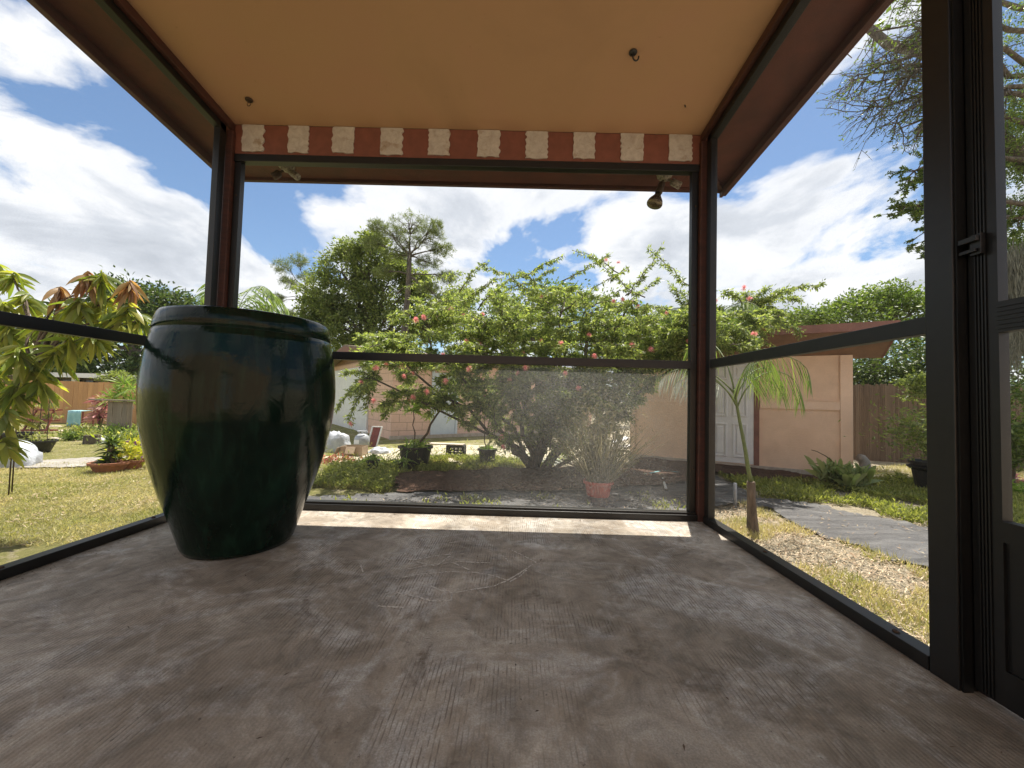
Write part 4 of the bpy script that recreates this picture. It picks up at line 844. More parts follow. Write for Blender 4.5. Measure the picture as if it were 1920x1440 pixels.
# bigger palm behind the corner post
b2 = Vector((2.95, 6.1, GZ)); t2 = at(1322, 640, 6.1)
palm('queen_palm', b2, t2, [(2.7,1.2,1.3,2.6),(3.1,1.0,1.25,2.5),(3.6,1.1,1.2,2.6),(4.3,1.0,1.2,2.6),(5.2,1.2,1.2,2.7),(.2,1.1,1.1,2.6),(1.2,1.2,1.2,2.5),(4.0,.6,1.3,2.2),(3.3,.5,1.3,2.0)], 'feathery palm with drooping fronds between the flowering tree and the shed', 'palm', .36, .014, (.08, .06), droop=.8, every=6)
b3 = at(430, 780, 11.5); b3.z = GZ
palm('queen_palm', b3, at(445, 590, 11.5), [(a_, e_, 1.75, 2.6) for a_, e_ in ((.0,1.15),(.5,1.0),(6.0,1.3),(3.1,1.2),(2.7,1.0),(4.7,1.2),(.2,.7))], 'tall palm with arching fronds showing behind the big green pot', 'palm', .5, .034, (.14, .11), droop=.55, every=3)

# ------------------------------------------------------------------ potted and planted things
def potted(name, base, rt_, rb_, h, potm, label, cat='potted plant', pname='pot'):
    t = root(name, base, label, cat); m = MB(); m.lathe(base, pot_profile(rt_, rb_, h), 24); m.build(pname, potm, t, smooth=False)
    m = MB(); m.lathe(base+Vector((0, 0, h-.055)), [(.001, .01), (rt_*.5, .008), (rt_*.93, 0)], 16, cap=(False, False)); m.build('soil', MT['mulch'], t); return t
def foliage(t, name, P, D_, ln, w, mat, seg=1, droop=0., fold=.2): return leaves(name, P, D_, ln, w, mat, t, fold, None, seg, droop)
# big basket pot with frangipani-like plant
b = gr(778, 878); t = potted('potted_tree', b, .25, .19, .34, MT['black'], 'wide black basket pot with a leaning stem and strap leaves under the flowering tree')
m = MB(); top = at(838, 745, b.y-.05); q = curve(b+Vector((.02, 0, .3)), top, -.02, .03, 6, 3); m.tube(q, taper(.022, .012, 6), 7); q2 = curve(b+Vector((-.02, 0, .3)), at(775, 770, b.y), .0, .03, 5, 5); m.tube(q2, taper(.012, .007, 5), 6); m.build('stem', MT['bark2'], t, smooth=True)
A_, D_ = rosette(b+Vector((0, 0, .31)), 70, 0, 0, (.2, 1.35), .15); foliage(t, 'strap_leaves', A_, D_, np.array([random.uniform(.2, .42) for _ in A_]), .022, L['strap'], 4, .6)
A_, D_ = [], []
for c in (top, q2[-1], q2[-1]+Vector((.1, 0, .08)), top+Vector((.12, 0, .0))):
    a_, d_ = rosette(c, 16, 0, 0, (-.3, .9), .02); A_ += a_; D_ += d_
foliage(t, 'leaves', A_, D_, .17, .05, L['strap'], 3, .4); a_, d_ = rosette(top+Vector((-.12, 0, -.05)), 14, 0, 0, (-1.4, -.4)); a2, d2 = rosette(top+Vector((.1, 0, -.06)), 9, 0, 0, (-1.4, -.4)); foliage(t, 'dead_leaves', a_+a2, d_+d2, .15, .05, L['deadfrond'], 3, .2)
b = gr(698, 889); t = potted('potted_lily', b, .075, .065, .20, MT['black'], 'small black nursery pot with arching green lily leaves, left of the basket pot'); A_, D_ = rosette(b+Vector((0, 0, .18)), 46, 0, 0, (.3, 1.4), .04); foliage(t, 'leaves', A_, D_, np.array([random.uniform(.18, .34) for _ in A_]), .022, L['strap'], 4, .7)
b = gr(757, 884); t = potted('potted_lily', b, .085, .07, .15, MT['black'], 'low black pot of trailing leaves in front of the basket pot'); A_, D_ = rosette(b+Vector((0, 0, .14)), 60, 0, 0, (-.1, 1.2), .08); foliage(t, 'leaves', A_, D_, np.array([random.uniform(.12, .26) for _ in A_]), .024, L['strap'], 4, .7)
b = gr(913, 872); t = potted('potted_shrub', b, .15, .11, .27, MT['black'], 'plain black pot with a thin stemmed leafy shrub, right of the milk crate'); m = MB()
for (a, c) in ((905, 745), (922, 740), (930, 770)): m.tube(curve(b+Vector((0, 0, .22)), at(a, c, b.y), 0, .04, 5), taper(.010, .005, 5), 5)
m.build('stems', MT['bark2'], t, smooth=True); A_, D_ = rosette(b+Vector((0, 0, .25)), 40, 0, 0, (.1, 1.3), .08); P = [];
foliage(t, 'leaves', A_, D_, .17, .03, L['strap'], 3, .5); P = blob(160, at(915, 750, b.y), (.12, .1, .08)); foliage(t, 'crown', P, rng.normal(size=(160, 3)), .09, .03, L['strap'])
b = gr(1121, 934); t = potted('potted_grass', b, .155, .12, .20, MT['redpot'], 'red plastic pot with a tall dry grassy plant behind the back screen')
A_, D_ = rosette(b+Vector((0, 0, .16)), 560, 0, 0, (.75, 1.55), .12); k = len(A_); foliage(t, 'stalks', A_, D_, rng.uniform(.35, 1.05, k), .008, L['dry'], 3, .12); P = blob(2600, b+Vector((0, 0, .72)), (.20, .16, .22)); foliage(t, 'crown', P, rng.normal(size=(2600, 3)), .05, .010, L['dry'])
# milk crate with a board
b = gr(855, 858); t = root('milk_crate', b, 'black plastic milk crate standing upside down, right of the basket pot', 'crate'); m = MB(); w, dd, h = .15, .12, .22
for z in (0, .05, .10, .15, .20): m.box(b.x-w, b.x+w, b.y-dd, b.y-dd+.012, b.z+z, b.z+z+.018); m.box(b.x-w, b.x+w, b.y+dd-.012, b.y+dd, b.z+z, b.z+z+.018)
for i in range(9):
    x = b.x-w+i*(2*w-.014)/8; m.bar((x, b.y-dd-.001, b.z), (x+.02*(1 if i % 2 else -.5), b.y-dd-.001, b.z+.21), .013, .008, (0, 1, 0)); m.bar((x, b.y+dd+.001, b.z), (x, b.y+dd+.001, b.z+.21), .012, .008, (0, 1, 0))
for x in (b.x-w-.002, b.x+w+.002):
    m.bar((x, b.y-dd, b.z), (x, b.y-dd, b.z+.218), .03, .02, (0,1,0)); m.bar((x, b.y+dd, b.z), (x, b.y+dd, b.z+.218), .03, .02, (0,1,0)); m.box(x-.004, x+.004, b.y-dd, b.y+dd, b.z+.12, b.z+.21)
m.build('crate_body', MT['black'], t); m = MB(); m.box(b.x-.17, b.x+.16, b.y-.13, b.y+.13, b.z+.219, b.z+.226); m.build('crate_base', MT['black'], t)
m = MB(); m.bar(b+Vector((-.50, .05, .24)), b+Vector((.14, -.04, .245)), .2, .02); tag(m.build('board', MT['stone'], None, org=b+Vector((0, 0, .24)), bevel=.003), 'pale weathered board lying on the black milk crate', 'board')
# gas tank, carton, framed board, bag and red debris by the garage
b = gr(678, 842); t = root('gas_tank', b, 'squat grey propane tank by the garage wall behind the cardboard box', 'gas tank'); m = MB(); m.lathe(b, [(.10, 0), (.10, .03), (.13, .05), (.15, .08), (.152, .2), (.13, .26), (.08, .30), (.05, .31), (.0, .312)], 24); m.build('tank_body', MT['tank'], t, smooth=True)
m = MB(); m.tube([b+Vector((.09*math.cos(a), .09*math.sin(a), .36)) for a in np.linspace(.4, 2*PI-.4, 16)], .012, 6); m.tube([b+Vector((.08, .04, .29)), b+Vector((.085, .04, .36))], .01, 6); m.tube([b+Vector((-.08, .04, .29)), b+Vector((-.085, .04, .36))], .01, 6); m.tube([b+Vector((0, 0, .3)), b+Vector((0, 0, .35))], .02, 8); m.build('collar', MT['tank'], t, smooth=True)
m = MB(); m.box(b.x-.10, b.x+.0, b.y-.156, b.y-.151, b.z+.12, b.z+.2); m.build('tank_label', MT['whitepaint'], t)
b = gr(664, 856); t = root('cardboard_box', b, 'open brown cardboard box on the ground in front of the gas tank', 'box'); m = MB()
w, dd, h = .19, .14, .19; m.box(b.x-w, b.x+w, b.y-dd, b.y-dd+.006, b.z, b.z+h); m.box(b.x-w, b.x+w, b.y+dd-.006, b.y+dd, b.z, b.z+h); m.box(b.x-w, b.x-w+.006, b.y-dd+.007, b.y+dd-.007, b.z, b.z+h); m.box(b.x+w-.006, b.x+w, b.y-dd+.007, b.y+dd-.007, b.z, b.z+h); m.box(b.x-w+.007, b.x+w-.007, b.y-dd+.007, b.y+dd-.007, b.z+.001, b.z+.008); m.build('carton', MT['card'], t)
m = MB(); m.bar(b+Vector((-w-.01, -dd, h-.01)), b+Vector((-w-.07, -dd, h-.13)), .004, .2, (0, 1, 0)); m.bar(b+Vector((0, -dd-.01, h)), b+Vector((.0, -dd-.08, h-.11)), .16, .004); m.build('flap', MT['card'], t)
b = gr(697, 838); t = root('framed_board', b, 'small leaning board with white frame and dark red face against the garage corner', 'board'); m = MB(); u = Vector((.06, .12, .42)); r_ = Vector((.2, .0, 0)); P0 = b+Vector((-.1, 0, .0))
m.bar(P0+r_*.0, P0+u, .02, .03); m.bar(P0+r_, P0+r_+u, .02, .03); m.bar(P0+u-r_*.04, P0+u+r_*1.04, .03, .02); m.build('frame', MT['whitepaint'], t)
m = MB(); n_ = Vector((0, .01, 0)); m.add([P0+n_+r_*.06, P0+n_+r_*.94, P0+n_+r_*.94+u*.97, P0+n_+r_*.06+u*.97], [(0,1,2,3)]); m.add([P0+n_*1.8+r_*.06, P0+n_*1.8+r_*.94, P0+n_*1.8+r_*.94+u*.97, P0+n_*1.8+r_*.06+u*.97], [(3,2,1,0)]); m.build('face', MT['redwood'], t)
def lump(name, c, sx_, sy, sz, mat, label, cat, seed=1, sub=4):
    import bmesh
    from mathutils import noise as mn
    bm = bmesh.new(); bmesh.ops.create_icosphere(bm, subdivisions=sub, radius=1)
    for v in bm.verts:
        k = 1+.22*mn.noise(v.co*1.7+Vector((seed, 0, 0)))+.10*mn.noise(v.co*5+Vector((seed, 3, 0))); v.co = Vector((v.co.x*sx_*k, v.co.y*sy*k, max(-.15, v.co.z)*sz*k))
    me = bpy.data.meshes.new(name); bm.to_mesh(me); bm.free(); me.materials.append(mat); me.polygons.foreach_set('use_smooth', [True]*len(me.polygons))
    o = bpy.data.objects.new(name, me); COL.objects.link(o); o.location = c; ORG[o.name] = Vector(c); return tag(o, label, cat)
lump('plastic_bag', gr(632, 846)+Vector((0,0,.03)), .26, .18, .36, MT['bag'], 'white and blue plastic sack slumped beside the cardboard box, next to the green pot edge', 'bag', 2)
lump('plastic_bag', gr(712, 852)+Vector((0,0,.02)), .20, .13, .12, MT['bag'], 'crumpled pale plastic sheet on the ground under the leaning framed board', 'bag', 5)
lump('plastic_bag', gr(18, 874)+Vector((0,0,.02)), .32, .25, .33, MT['bag'], 'big white plastic sack on the grass at the far left edge', 'bag', 8)
A_ = blob(170, gr(624, 868)+Vector((0, 0, .05)), (.26, .16, .02)); tag(leaves('red_leaf_pile', A_, rng.normal(size=(170, 3)), .09, .035, leafmat('red_dead_leaf', [(.42,.10,.08), (.30,.12,.07), (.5,.22,.16)], .1, .8), None, .2, None, 1, 0, org=gr(624, 868)), 'small heap of reddish dead leaves on the ground right of the green pot', 'leaf pile')
# white folded thing and white litter behind the tree
b = gr(1176, 848); t = root('folded_lounger', b, 'bright white folded lounge chair lying by the left end of the shed', 'chair'); m = MB(); f0 = b+Vector((-.22, 0, .10))
m.bar(f0+Vector((-.1, 0, .0)), f0+Vector((.42, -.1, .05)), .42, .05); m.build('seat', MT['whitepaint'], t, bevel=.01); m = MB(); m.bar(f0+Vector((-.08, .05, .08)), f0+Vector((.24, .02, .22)), .40, .035); m.build('backrest', MT['whitepaint'], t, bevel=.01)
for dx, dy in ((-.05, -.18), (.36, -.24), (-.05, .18), (.36, .12)): m = MB(); m.bar(f0+Vector((dx, dy, -.02)), f0+Vector((dx+.05, dy, -.10)), .03, .02, (0, 1, 0)); m.build('leg', MT['whitepaint'], t)
# silver bromeliad-like clump, dark plank
b = gr(1010, 868); t = root('silver_plant', b, 'clump of silvery narrow arching leaves under the flowering tree', 'plant'); A_, D_ = [], []
for (dx, dy) in ((-.35, 0), (-.1, .1), (.15, -.05), (.35, .1)):
    a_, d_ = rosette(b+Vector((dx, dy, .02)), 60, 0, 0, (-.02, 1.0), .06); A_ += a_; D_ += d_
leaves('leaves', A_, D_, rng.uniform(.15, .36, len(A_)), .018, L['silver'], t, .2, None, 4, .6)
m = MB(); b = gr(1056, 872); m.bar(b+Vector((-.2, .3, .16)), b+Vector((.16, -.15, .03)), .06, .03); tag(m.build('plank', MT['bark'], None, org=b), 'dark narrow plank propped among the silvery leaves', 'plank')
# white pipe, aqua hose, stake
a, b = gr(1240, 893), gr(1249, 926); m = MB(); m.tube([a+Vector((0, 0, .03)), b+Vector((0, 0, .05))], .016, 12, False); m.tube([b+Vector((0, 0, .05)), a+Vector((0, 0, .03))], .013, 12, False); tag(m.build('pvc_pipe', MT['pvc'], None, org=a, smooth=True), 'short white plastic pipe lying on the mulch left of the corner post', 'pipe')
m = MB(); P = [gr(x, y_)+Vector((0, 0, .05)) for x, y_ in ((1208, 897), (1225, 892), (1245, 889), (1268, 892), (1290, 893), (1310, 896))]; m.tube(P, .011, 8); tag(m.build('hose', MT['aqua'], None, org=P[0], smooth=True), 'pale aqua hose lying across the mulch behind the white pipe', 'hose')
b = gr(1378, 952); m = MB(); m.tube([b-Vector((0, 0, .05)), b+Vector((0, 0, .26)), b+Vector((0, 0, .265))], [.019, .018, .012], 10); tag(m.build('metal_stake', MT['tank'], None, org=b, smooth=True), 'short grey stake standing in the ground left of the thin palm trunk', 'stake')
# broad leaf plant, bucket by the shed
b = gr(1580, 918); t = root('crinum_lily', b, 'bushy clump of broad green strap leaves in front of the shed corner', 'plant'); A_, D_ = [], []
for i in range(11): a_, d_ = rosette(b+Vector((random.uniform(-.18, .18), random.uniform(-.15, .15), random.uniform(.0, .12))), 17, 0, 0, (.75, 1.5), .04); A_ += a_; D_ += d_
leaves('leaves', A_, D_, rng.uniform(.32, .54, len(A_)), .068, L['lily'], t, .12, None, 5, .36)
m = MB(); m.tube(curve(b+Vector((-.05, 0, .3)), b+Vector((-.42, 0, .52)), .1, .02, 6, 1), taper(.008, .004, 6), 5); m.build('dry_stalk', MT['rusty'], t, smooth=True)
b = gr(1622, 898); t = root('downpipe_elbow', b, 'grey ribbed drain pipe elbow beside the right corner of the shed', 'pipe'); m = MB(); m.tube([b, b+Vector((0, 0, .2)), b+Vector((-.01, 0, .27)), b+Vector((-.05, 0, .32)), b+Vector((-.09, 0, .33))], [.07, .072, .07, .065, .06], 16); m.build('pipe', MT['bucket'], t, smooth=True)
m = MB()
for i in range(8): m.lathe(b+Vector((0, 0, .02+i*.024)), [(.070, 0), (.077, .006), (.070, .012)], 16, cap=(False, False))
m.build('ribs', MT['bucket'], t, smooth=True)
# right side: black pots, shrub
b = gr(1752, 925); t = potted('potted_shrub', b, .24, .17, .42, MT['black'], 'large black double pot with a leafy shrub beside the aluminium door post')
m = MB(); m.lathe(b+Vector((0, 0, .30)), [(.22, 0), (.262, .03), (.265, .05), (.24, .052)], 24, cap=(False, False)); m.build('outer_rim', MT['black'], t); P = blob(1500, b+Vector((-.08, 0, .80)), (.24, .2, .17)); foliage(t, 'crown', P, rng.normal(size=(1500, 3)), .07, .026, L['oak_light']); m = MB()
for i in range(6): m.tube(curve(b+Vector((0, 0, .36)), b+Vector((random.uniform(-.35, .2), random.uniform(-.2, .2), random.uniform(.7, .95))), 0, .04, 4), taper(.009, .004, 4), 5)
m.build('stems', MT['stem'], t, smooth=True)
yy = 7.0; b = at(1725, 800, yy); b.z = GZ
tree('young_tree', b, at(1728, 790, yy), [cl(1708,715,yy,.16,.10), cl(1730,708,yy,.16,.10), cl(1745,728,yy,.18,.10), cl(1712,738,yy,.15,.08)], 'small bright green tree glowing in front of the reed fence', 'tree', L['oak_light'], MT['bark2'], .025, .07, 260, 40, .05)
for i, (px_, py_, ln, lab, mt, nn) in enumerate([(1895,930,.5,'spiky green plant seen low through the screen door','strap',60), (1880,905,.35,'dark red leaved plant beside the spiky plant beyond the screen door','cordy',40), (1915,880,.5,'arching palm like plant at the right edge beyond the screen door','palm',60), (1690,905,.28,'low leafy weed clump between the shed and the black double pot','weed',90)]):
    b = gr(px_, py_); t = root('border_plant', b, lab, 'plant'); A_, D_ = [], []
    for j in range(4): a_, d_ = rosette(b+Vector((random.uniform(-.2, .2), random.uniform(-.2, .2), .02)), nn//2, 0, 0, (.1, 1.4), .04); A_ += a_; D_ += d_
    leaves('leaves', A_, D_, rng.uniform(.5, 1, len(A_))*ln, .03, L[mt], t, .15, None, 4, .5)
yy = 5.6; b = at(1900, 900, yy); b.z = GZ
tree('border_shrub', b, at(1900, 850, yy), [cl(1880,800,yy,.35,.25), cl(1910,770,yy,.4,.3), cl(1930,830,yy,.4,.3), cl(1890,850,yy,.3,.2), cl(1850,840,yy,.3,.25)], 'dark leafy shrub low behind the screen door', 'shrub', L['oak'], MT['bark2'], .03, .07, 900, 60, .09)
# ------------------------------------------------------------------ left garden clutter
b = gr(69, 848); t = potted('trellis_pot', b, .22, .15, .20, MT['black'], 'round black tub holding a thin wire trellis on the left lawn'); m = MB()
for dx in (-.12, .02, .16): m.tube([b+Vector((dx, 0, .1)), b+Vector((dx*.9, 0, .95))], .006, 5)
for z in (.35, .6, .85): m.tube([b+Vector((-.14, 0, z)), b+Vector((.17, 0, z))], .004, 4)
m.build('trellis', MT['rusty'], t); P = blob(120, b+Vector((0, 0, .25)), (.13, .1, .05)); foliage(t, 'leaves', P, rng.normal(size=(120, 3)), .06, .02, L['weed'])
b = gr(30, 836); t = potted('black_planter', b, .21, .17, .24, MT['black'], 'square looking black planter beside the trellis tub at the far left', 'planter')
b = gr(72, 812); t = root('plant_stand', b, 'dark red tiered plant stand holding greenery near the cedar fence', 'plant stand'); m = MB()
for z, w in ((.05, .5), (.28, .42), (.52, .34)): m.box(b.x-w/2*1.2, b.x+w/2*1.2, b.y-.12+z*.3, b.y+.12+z*.3, b.z+z, b.z+z+.035)
m.build('shelves', MT['redwood'], t); m = MB()
for dx in (-.27, .27): m.bar(b+Vector((dx, -.1, 0)), b+Vector((dx*.75, .12, .56)), .03, .03, (0, 1, 0))
m.build('legs', MT['redwood'], t)
for i, (dx, z, lab) in enumerate(((-.12, .085, 'leafy green plant on the lowest step of the red plant stand'), (.1, .315, 'leafy green plant on the middle step of the red plant stand'), (-.02, .555, 'leafy green plant on the top step of the red plant stand'))):
    c = b+Vector((dx, z*.3, z)); t = root('stand_plant', c, lab, 'plant'); P = blob(160, c+Vector((0, 0, .07)), (.12, .06, .035)); foliage(t, 'leaves', P, rng.normal(size=(160, 3)), .07, .025, L['weed'])
b = gr(149, 800); t = root('tarp_box', b, 'low frame draped with a pale blue tarp in front of the cedar fence', 'tarp'); m = MB(); nx = 10; w, h = .36, .44; V, Fq = [], []
from mathutils import noise as mnz
for j in range(9):
    for i in range(nx+1):
        u, v_ = i/nx, j/8; yv = -.14 if j > 3 else -.14+.3*(3-j)/3; zv = h if j <= 3 else h-(v_-.375)/.625*h*(.92+.08*math.sin(u*9)); V.append(b+Vector(((u-.5)*w*(1+.12*v_), yv-.02*math.sin(u*14)*v_, zv+.01*mnz.noise(Vector((u*5, v_*5, 0))))))
for j in range(8):
    for i in range(nx): a = j*(nx+1)+i; Fq.append((a, a+1, a+nx+2, a+nx+1))
o = mkmesh('tarp', V, Fq, MT['tarp'], t, True); s_ = o.modifiers.new('s', 'SOLIDIFY'); s_.thickness = .006
m = MB()
for dx in (-.2, .2):
    for dy in (-.11, .16): m.bar(b+Vector((dx, dy, 0)), b+Vector((dx, dy, h-.01)), .025, .025, (0, 1, 0))
m.build('frame_legs', MT['redwood'], t)
b = gr(186, 812); t = root('cordyline', b, 'pink and burgundy cordyline with spiky leaves in front of the weathered panel', 'plant'); m = MB()
tops = [b+Vector((dx, dy, z)) for dx, dy, z in ((0, 0, .80), (-.10, .04, .62), (.12, 0, .66), (.03, -.05, .48), (-.05, .0, .36))]
for c in tops: m.tube(curve(b, c, 0, .03, 4), taper(.016, .01, 4), 6)
m.build('stem', MT['bark2'], t, smooth=True); A_, D_ = [], []
for c in tops: a_, d_ = rosette(c, 26, 0, 0, (-.3, 1.3), .01); A_ += a_; D_ += d_
leaves('leaves', A_, D_, rng.uniform(.18, .34, len(A_)), .045, L['cordy'], t, .15, None, 4, .3)
b = gr(206, 884); t = potted('potted_cycad', b, .20, .15, .13, MT['terracotta'], 'low terracotta bowl with a dark rosette cycad on the lawn beside the green pot'); m = MB(); m.tube([b+Vector((0, 0, .08)), b+Vector((0, 0, .34))], [.05, .035], 8); m.build('stem', MT['bark2'], t); A_, D_ = [], []
for z in (.12, .18, .25, .32, .38): a_, d_ = rosette(b+Vector((0, 0, z)), 34, 0, 0, (-.1, .9 if z < .3 else 1.4), .03); A_ += a_; D_ += d_
leaves('leaves', A_, D_, rng.uniform(.11, .2, len(A_)), .022, L['dark'], t, .15, None, 3, .3); P, D2 = rosette(b+Vector((0, 0, .38)), 30, 0, 0, (.3, 1.4), .04); leaves('new_leaves', P, D2, .12, .02, L['strap'], t, .15, None, 3, .3)
b = gr(246, 880); t = potted('potted_croton', b, .13, .10, .13, MT['terracotta'], 'yellow leaved croton in a low pot tucked against the green glazed pot'); P = blob(330, b+Vector((0, 0, .25)), (.12, .12, .09)); foliage(t, 'leaves', P, rng.normal(size=(330, 3))+np.array([0,0,.4]), .085, .034, L['yellow'])
b = gr(252, 862); t = potted('purple_pot', b, .11, .09, .30, MT['purple'], 'small purple pot showing behind the yellow croton', 'pot')
b = gr(172, 832); t = root('log_planter', b, 'short dark cut log standing at the edge of the flower bed', 'log'); m = MB(); m.lathe(b, [(.13, 0), (.125, .05), (.12, .17), (.10, .175), (.001, .176)], 16); m.build('log', MT['bark'], t); P = blob(120, b+Vector((0, 0, .2)), (.10, .08, .03)); foliage(t, 'leaves', P, rng.normal(size=(120, 3)), .06, .02, L['weed'])
lump('white_rock', gr(196, 830), .13, .10, .12, MT['whitepaint'], 'white rock right of the cut log in the flower bed', 'rock', 3, 3)
for i, (px_, py_, s_, lab) in enumerate(((112, 822, .16, 'flat pinkish stepping stone nearest the trellis tub'), (126, 808, .18, 'larger flat stepping stone in the middle of the stone row'), (104, 800, .14, 'farthest flat stepping stone below the cedar fence'))): lump('stepping_stone', gr(px_, py_), s_, s_*.8, .03, MT['stone'], lab, 'stone', 10+i, 3)['group'] = 'stepping stones on the left lawn'
for i, (px_, py_, s_, mt, lab) in enumerate([(150,818,.26,'weed','low green bedding plant left of the cut log'),(215,822,.3,'strap','arching green bedding plant right of the cordyline'),(238,815,.28,'weed','dense green bedding plant behind the purple pot'),(232,836,.28,'oak_light','leafy bedding plant behind the terracotta cycad'),(135,826,.16,'oak','small dark bedding plant below the pale blue tarp')]):
    b = gr(px_, py_); t = root('bedding_plant', b, lab, 'plant', 'plants in the left flower bed'); P = blob(420, b+Vector((0, 0, s_*.45)), (s_*.6, s_*.4, s_*.25)); foliage(t, 'leaves', P, rng.normal(size=(420, 3))+np.array([0,0,.5]), .09, .026, L[mt])
b = at(232, 780, 9.4); b.z = GZ; t = root('yucca', b, 'pale yellow green spiky yucca standing against the cedar fence', 'plant'); m = MB(); m.tube([b, b+Vector((0, 0, .95))], [.05, .035], 8); m.build('stem', MT['bark2'], t); A_, D_ = [], []
for dx, z in ((0, .95), (.25, 1.1), (-.2, .85), (.3, .8), (.05, 1.2)): a_, d_ = rosette(b+Vector((dx, -.1, z)), 40, 0, 0, (-.5, 1.4), .02); A_ += a_; D_ += d_
leaves('leaves', A_, D_, rng.uniform(.25, .42, len(A_)), .026, L['strap'], t, .1, None, 3, .2)
yy = 12.5; b = at(205, 760, yy); b.z = GZ
tree('fence_shrub', b, at(205, 730, yy), [cl(205,708,yy,.3,.08), cl(228,704,yy,.35,.12), cl(250,712,yy,.3,.12)], 'light green shrub peeking over the top of the cedar fence', 'shrub', L['oak_light'], MT['bark2'], .04, .09, 260, 36, .06)
# thin stakes and lantern at the far left
for i, (px_, lab) in enumerate(((16, 'left one of two thin rusty rods stuck in the left lawn'), (22, 'right one of two thin rusty rods stuck in the left lawn'))):
    b = gr(px_, 932-6*i); m = MB(); m.tube([b-Vector((0,0,.05)), b+Vector((-.005, 0, .62)), b+Vector((-.01, 0, 1.35))], .0055, 6); tag(m.build('garden_rod', MT['rusty'], None, org=b, smooth=True), lab, 'rod', 'thin rods in the left lawn')
b = gr(-6, 900); t = root('lantern_post', b, 'tall dark shepherd hook with a small copper lantern at the left edge', 'lantern'); m = MB(); m.tube([b, b+Vector((0, 0, 1.15))]+[b+Vector((.06-.06*math.cos(a), 0, 1.15+.07*math.sin(a))) for a in np.linspace(.2, PI, 8)], .008, 6); m.build('pole', MT['rusty'], t, smooth=True)
m = MB(); c = b+Vector((.04, 0, 1.22)); m.lathe(c, [(.045, 0), (.045, .01), (.03, .012), (.035, .07), (.05, .075), (.02, .11), (.0, .12)], 12); m.build('lantern', MT['bronze'], t)
# ------------------------------------------------------------------ grass, weeds, litter
def blades(name, P, h, w, mat, lean=.5):
    n = len(P); d = rng.normal(size=(n, 3))*lean; d[:, 2] = 1; leaves(name, P, d, h*rng.uniform(.5, 1.2, n), w, mat, None, .0)
def scatter(n, poly):
    """random points inside a ground polygon given by pixels"""
    Q = np.array([tuple(gr(x, y_))[:2] for x, y_ in poly]); lo, hi = Q.min(0), Q.max(0); out = []
    tot = 0
    while tot < n:
        p = rng.uniform(lo, hi, (n*2, 2)); c = np.zeros(len(p), bool); j = len(Q)-1
        for i in range(len(Q)):
            a = (Q[i, 1] > p[:, 1]) != (Q[j, 1] > p[:, 1]); xx = (Q[j, 0]-Q[i, 0])*(p[:, 1]-Q[i, 1])/(Q[j, 1]-Q[i, 1]+1e-12)+Q[i, 0]; c ^= a & (p[:, 0] < xx); j = i
        out.append(p[c]); tot += c.sum()
    p = np.concatenate(out)[:n]; return np.concatenate([p, np.full((n, 1), GZ)], 1)
from mathutils import noise as mn2
def patchy(P, s, thr):
    k = np.array([mn2.noise(Vector((p[0]*s, p[1]*s, 2.3)))+.5*mn2.noise(Vector((p[0]*s*3, p[1]*s*3, 5))) for p in P]); return P[k > thr]
lawn = np.concatenate([scatter(38000, [(-250,1120),(-250,880),(40,870),(330,868),(420,960),(300,985),(0,1085)]), scatter(15000, [(-250,880),(-250,790),(100,800),(330,800),(420,868)])])
lawn = patchy(lawn, 1.1, -.55); ok = lawn[:, 0] < XL-.13; lawn = lawn[ok | (lawn[:, 1] > D+.15)]
blades('grass', lawn, .045, .006, L['grass'], .9); tag(bpy.data.objects['grass'], kind='stuff')
w1 = patchy(scatter(16000, [(1345,893),(1430,905),(1600,905),(1760,905),(1920,930),(1920,1030),(1755,992),(1640,968),(1525,948),(1425,935)]), 1.6, -.12); w2 = scatter(9000, [(1600,905),(1600,880),(1760,870),(1920,880),(1920,930)])
w3 = patchy(scatter(11000, [(480,925),(600,905),(620,880),(700,872),(760,872),(745,893),(730,925)]), 1.4, -.3); w4 = patchy(scatter(13000, [(745,893),(760,868),(830,860),(920,862),(1000,872),(1040,882),(900,887)]), 1.4, -.25)
w5 = patchy(scatter(2200, [(560,950),(740,940),(1290,930),(1290,985),(560,962)]), 2.5, .12); w6 = patchy(scatter(9000, [(1335,960),(1400,945),(1509,999),(1640,1040),(1755,1082),(1755,1230),(1345,985)]), 1.5, .12)
ww = np.concatenate([w1, w1, w3, w4, w5]); n = len(ww); d = rng.normal(size=(n, 3)); d[:, 2] = np.abs(d[:, 2])+.5
ww[:, 2] += rng.uniform(0, .07, n); tag(leaves('ground_weeds', ww, d, .055*rng.uniform(.5, 1.3, n), .018*rng.uniform(.6, 1.2, n), L['weed'], None, .2), kind='stuff')
blades('dry_grass', np.concatenate([w3, w6, w2, w4, w4, w1[::3], w5]), .085, .005, L['grass'], .6); tag(bpy.data.objects['dry_grass'], kind='stuff')
lt = np.concatenate([scatter(4600, [(1335,955),(1400,945),(1509,999),(1640,1040),(1755,1082),(1920,1160),(1920,1330),(1757,1240),(1345,985)]), scatter(1500, [(480,948),(740,940),(1290,935),(1290,985),(480,962)]), scatter(900, [(610,880),(620,850),(900,842),(1190,850),(1190,870),(760,880)]), scatter(600, [(1340,893),(1430,905),(1755,985),(1755,1060),(1500,980)])])
lt = np.concatenate([lt, patchy(scatter(5200, [(-250,1120),(-250,860),(330,868),(420,960),(300,985),(0,1085)]), 1.3, .1)]); lt = lt[(lt[:, 0] < XL-.13) | (lt[:, 0] > XR+.14) | (lt[:, 1] > D+.13)]
n = len(lt); lt[:, 2] += .012+rng.uniform(0, .025, n); d = rng.normal(size=(n, 3)); d[:, 2] *= .25; tag(leaves('leaf_litter', lt, d, .040*rng.uniform(.4, 1.5, n), .0075*rng.uniform(.5, 1.5, n), L['litter'], None, .3, .8), kind='stuff')
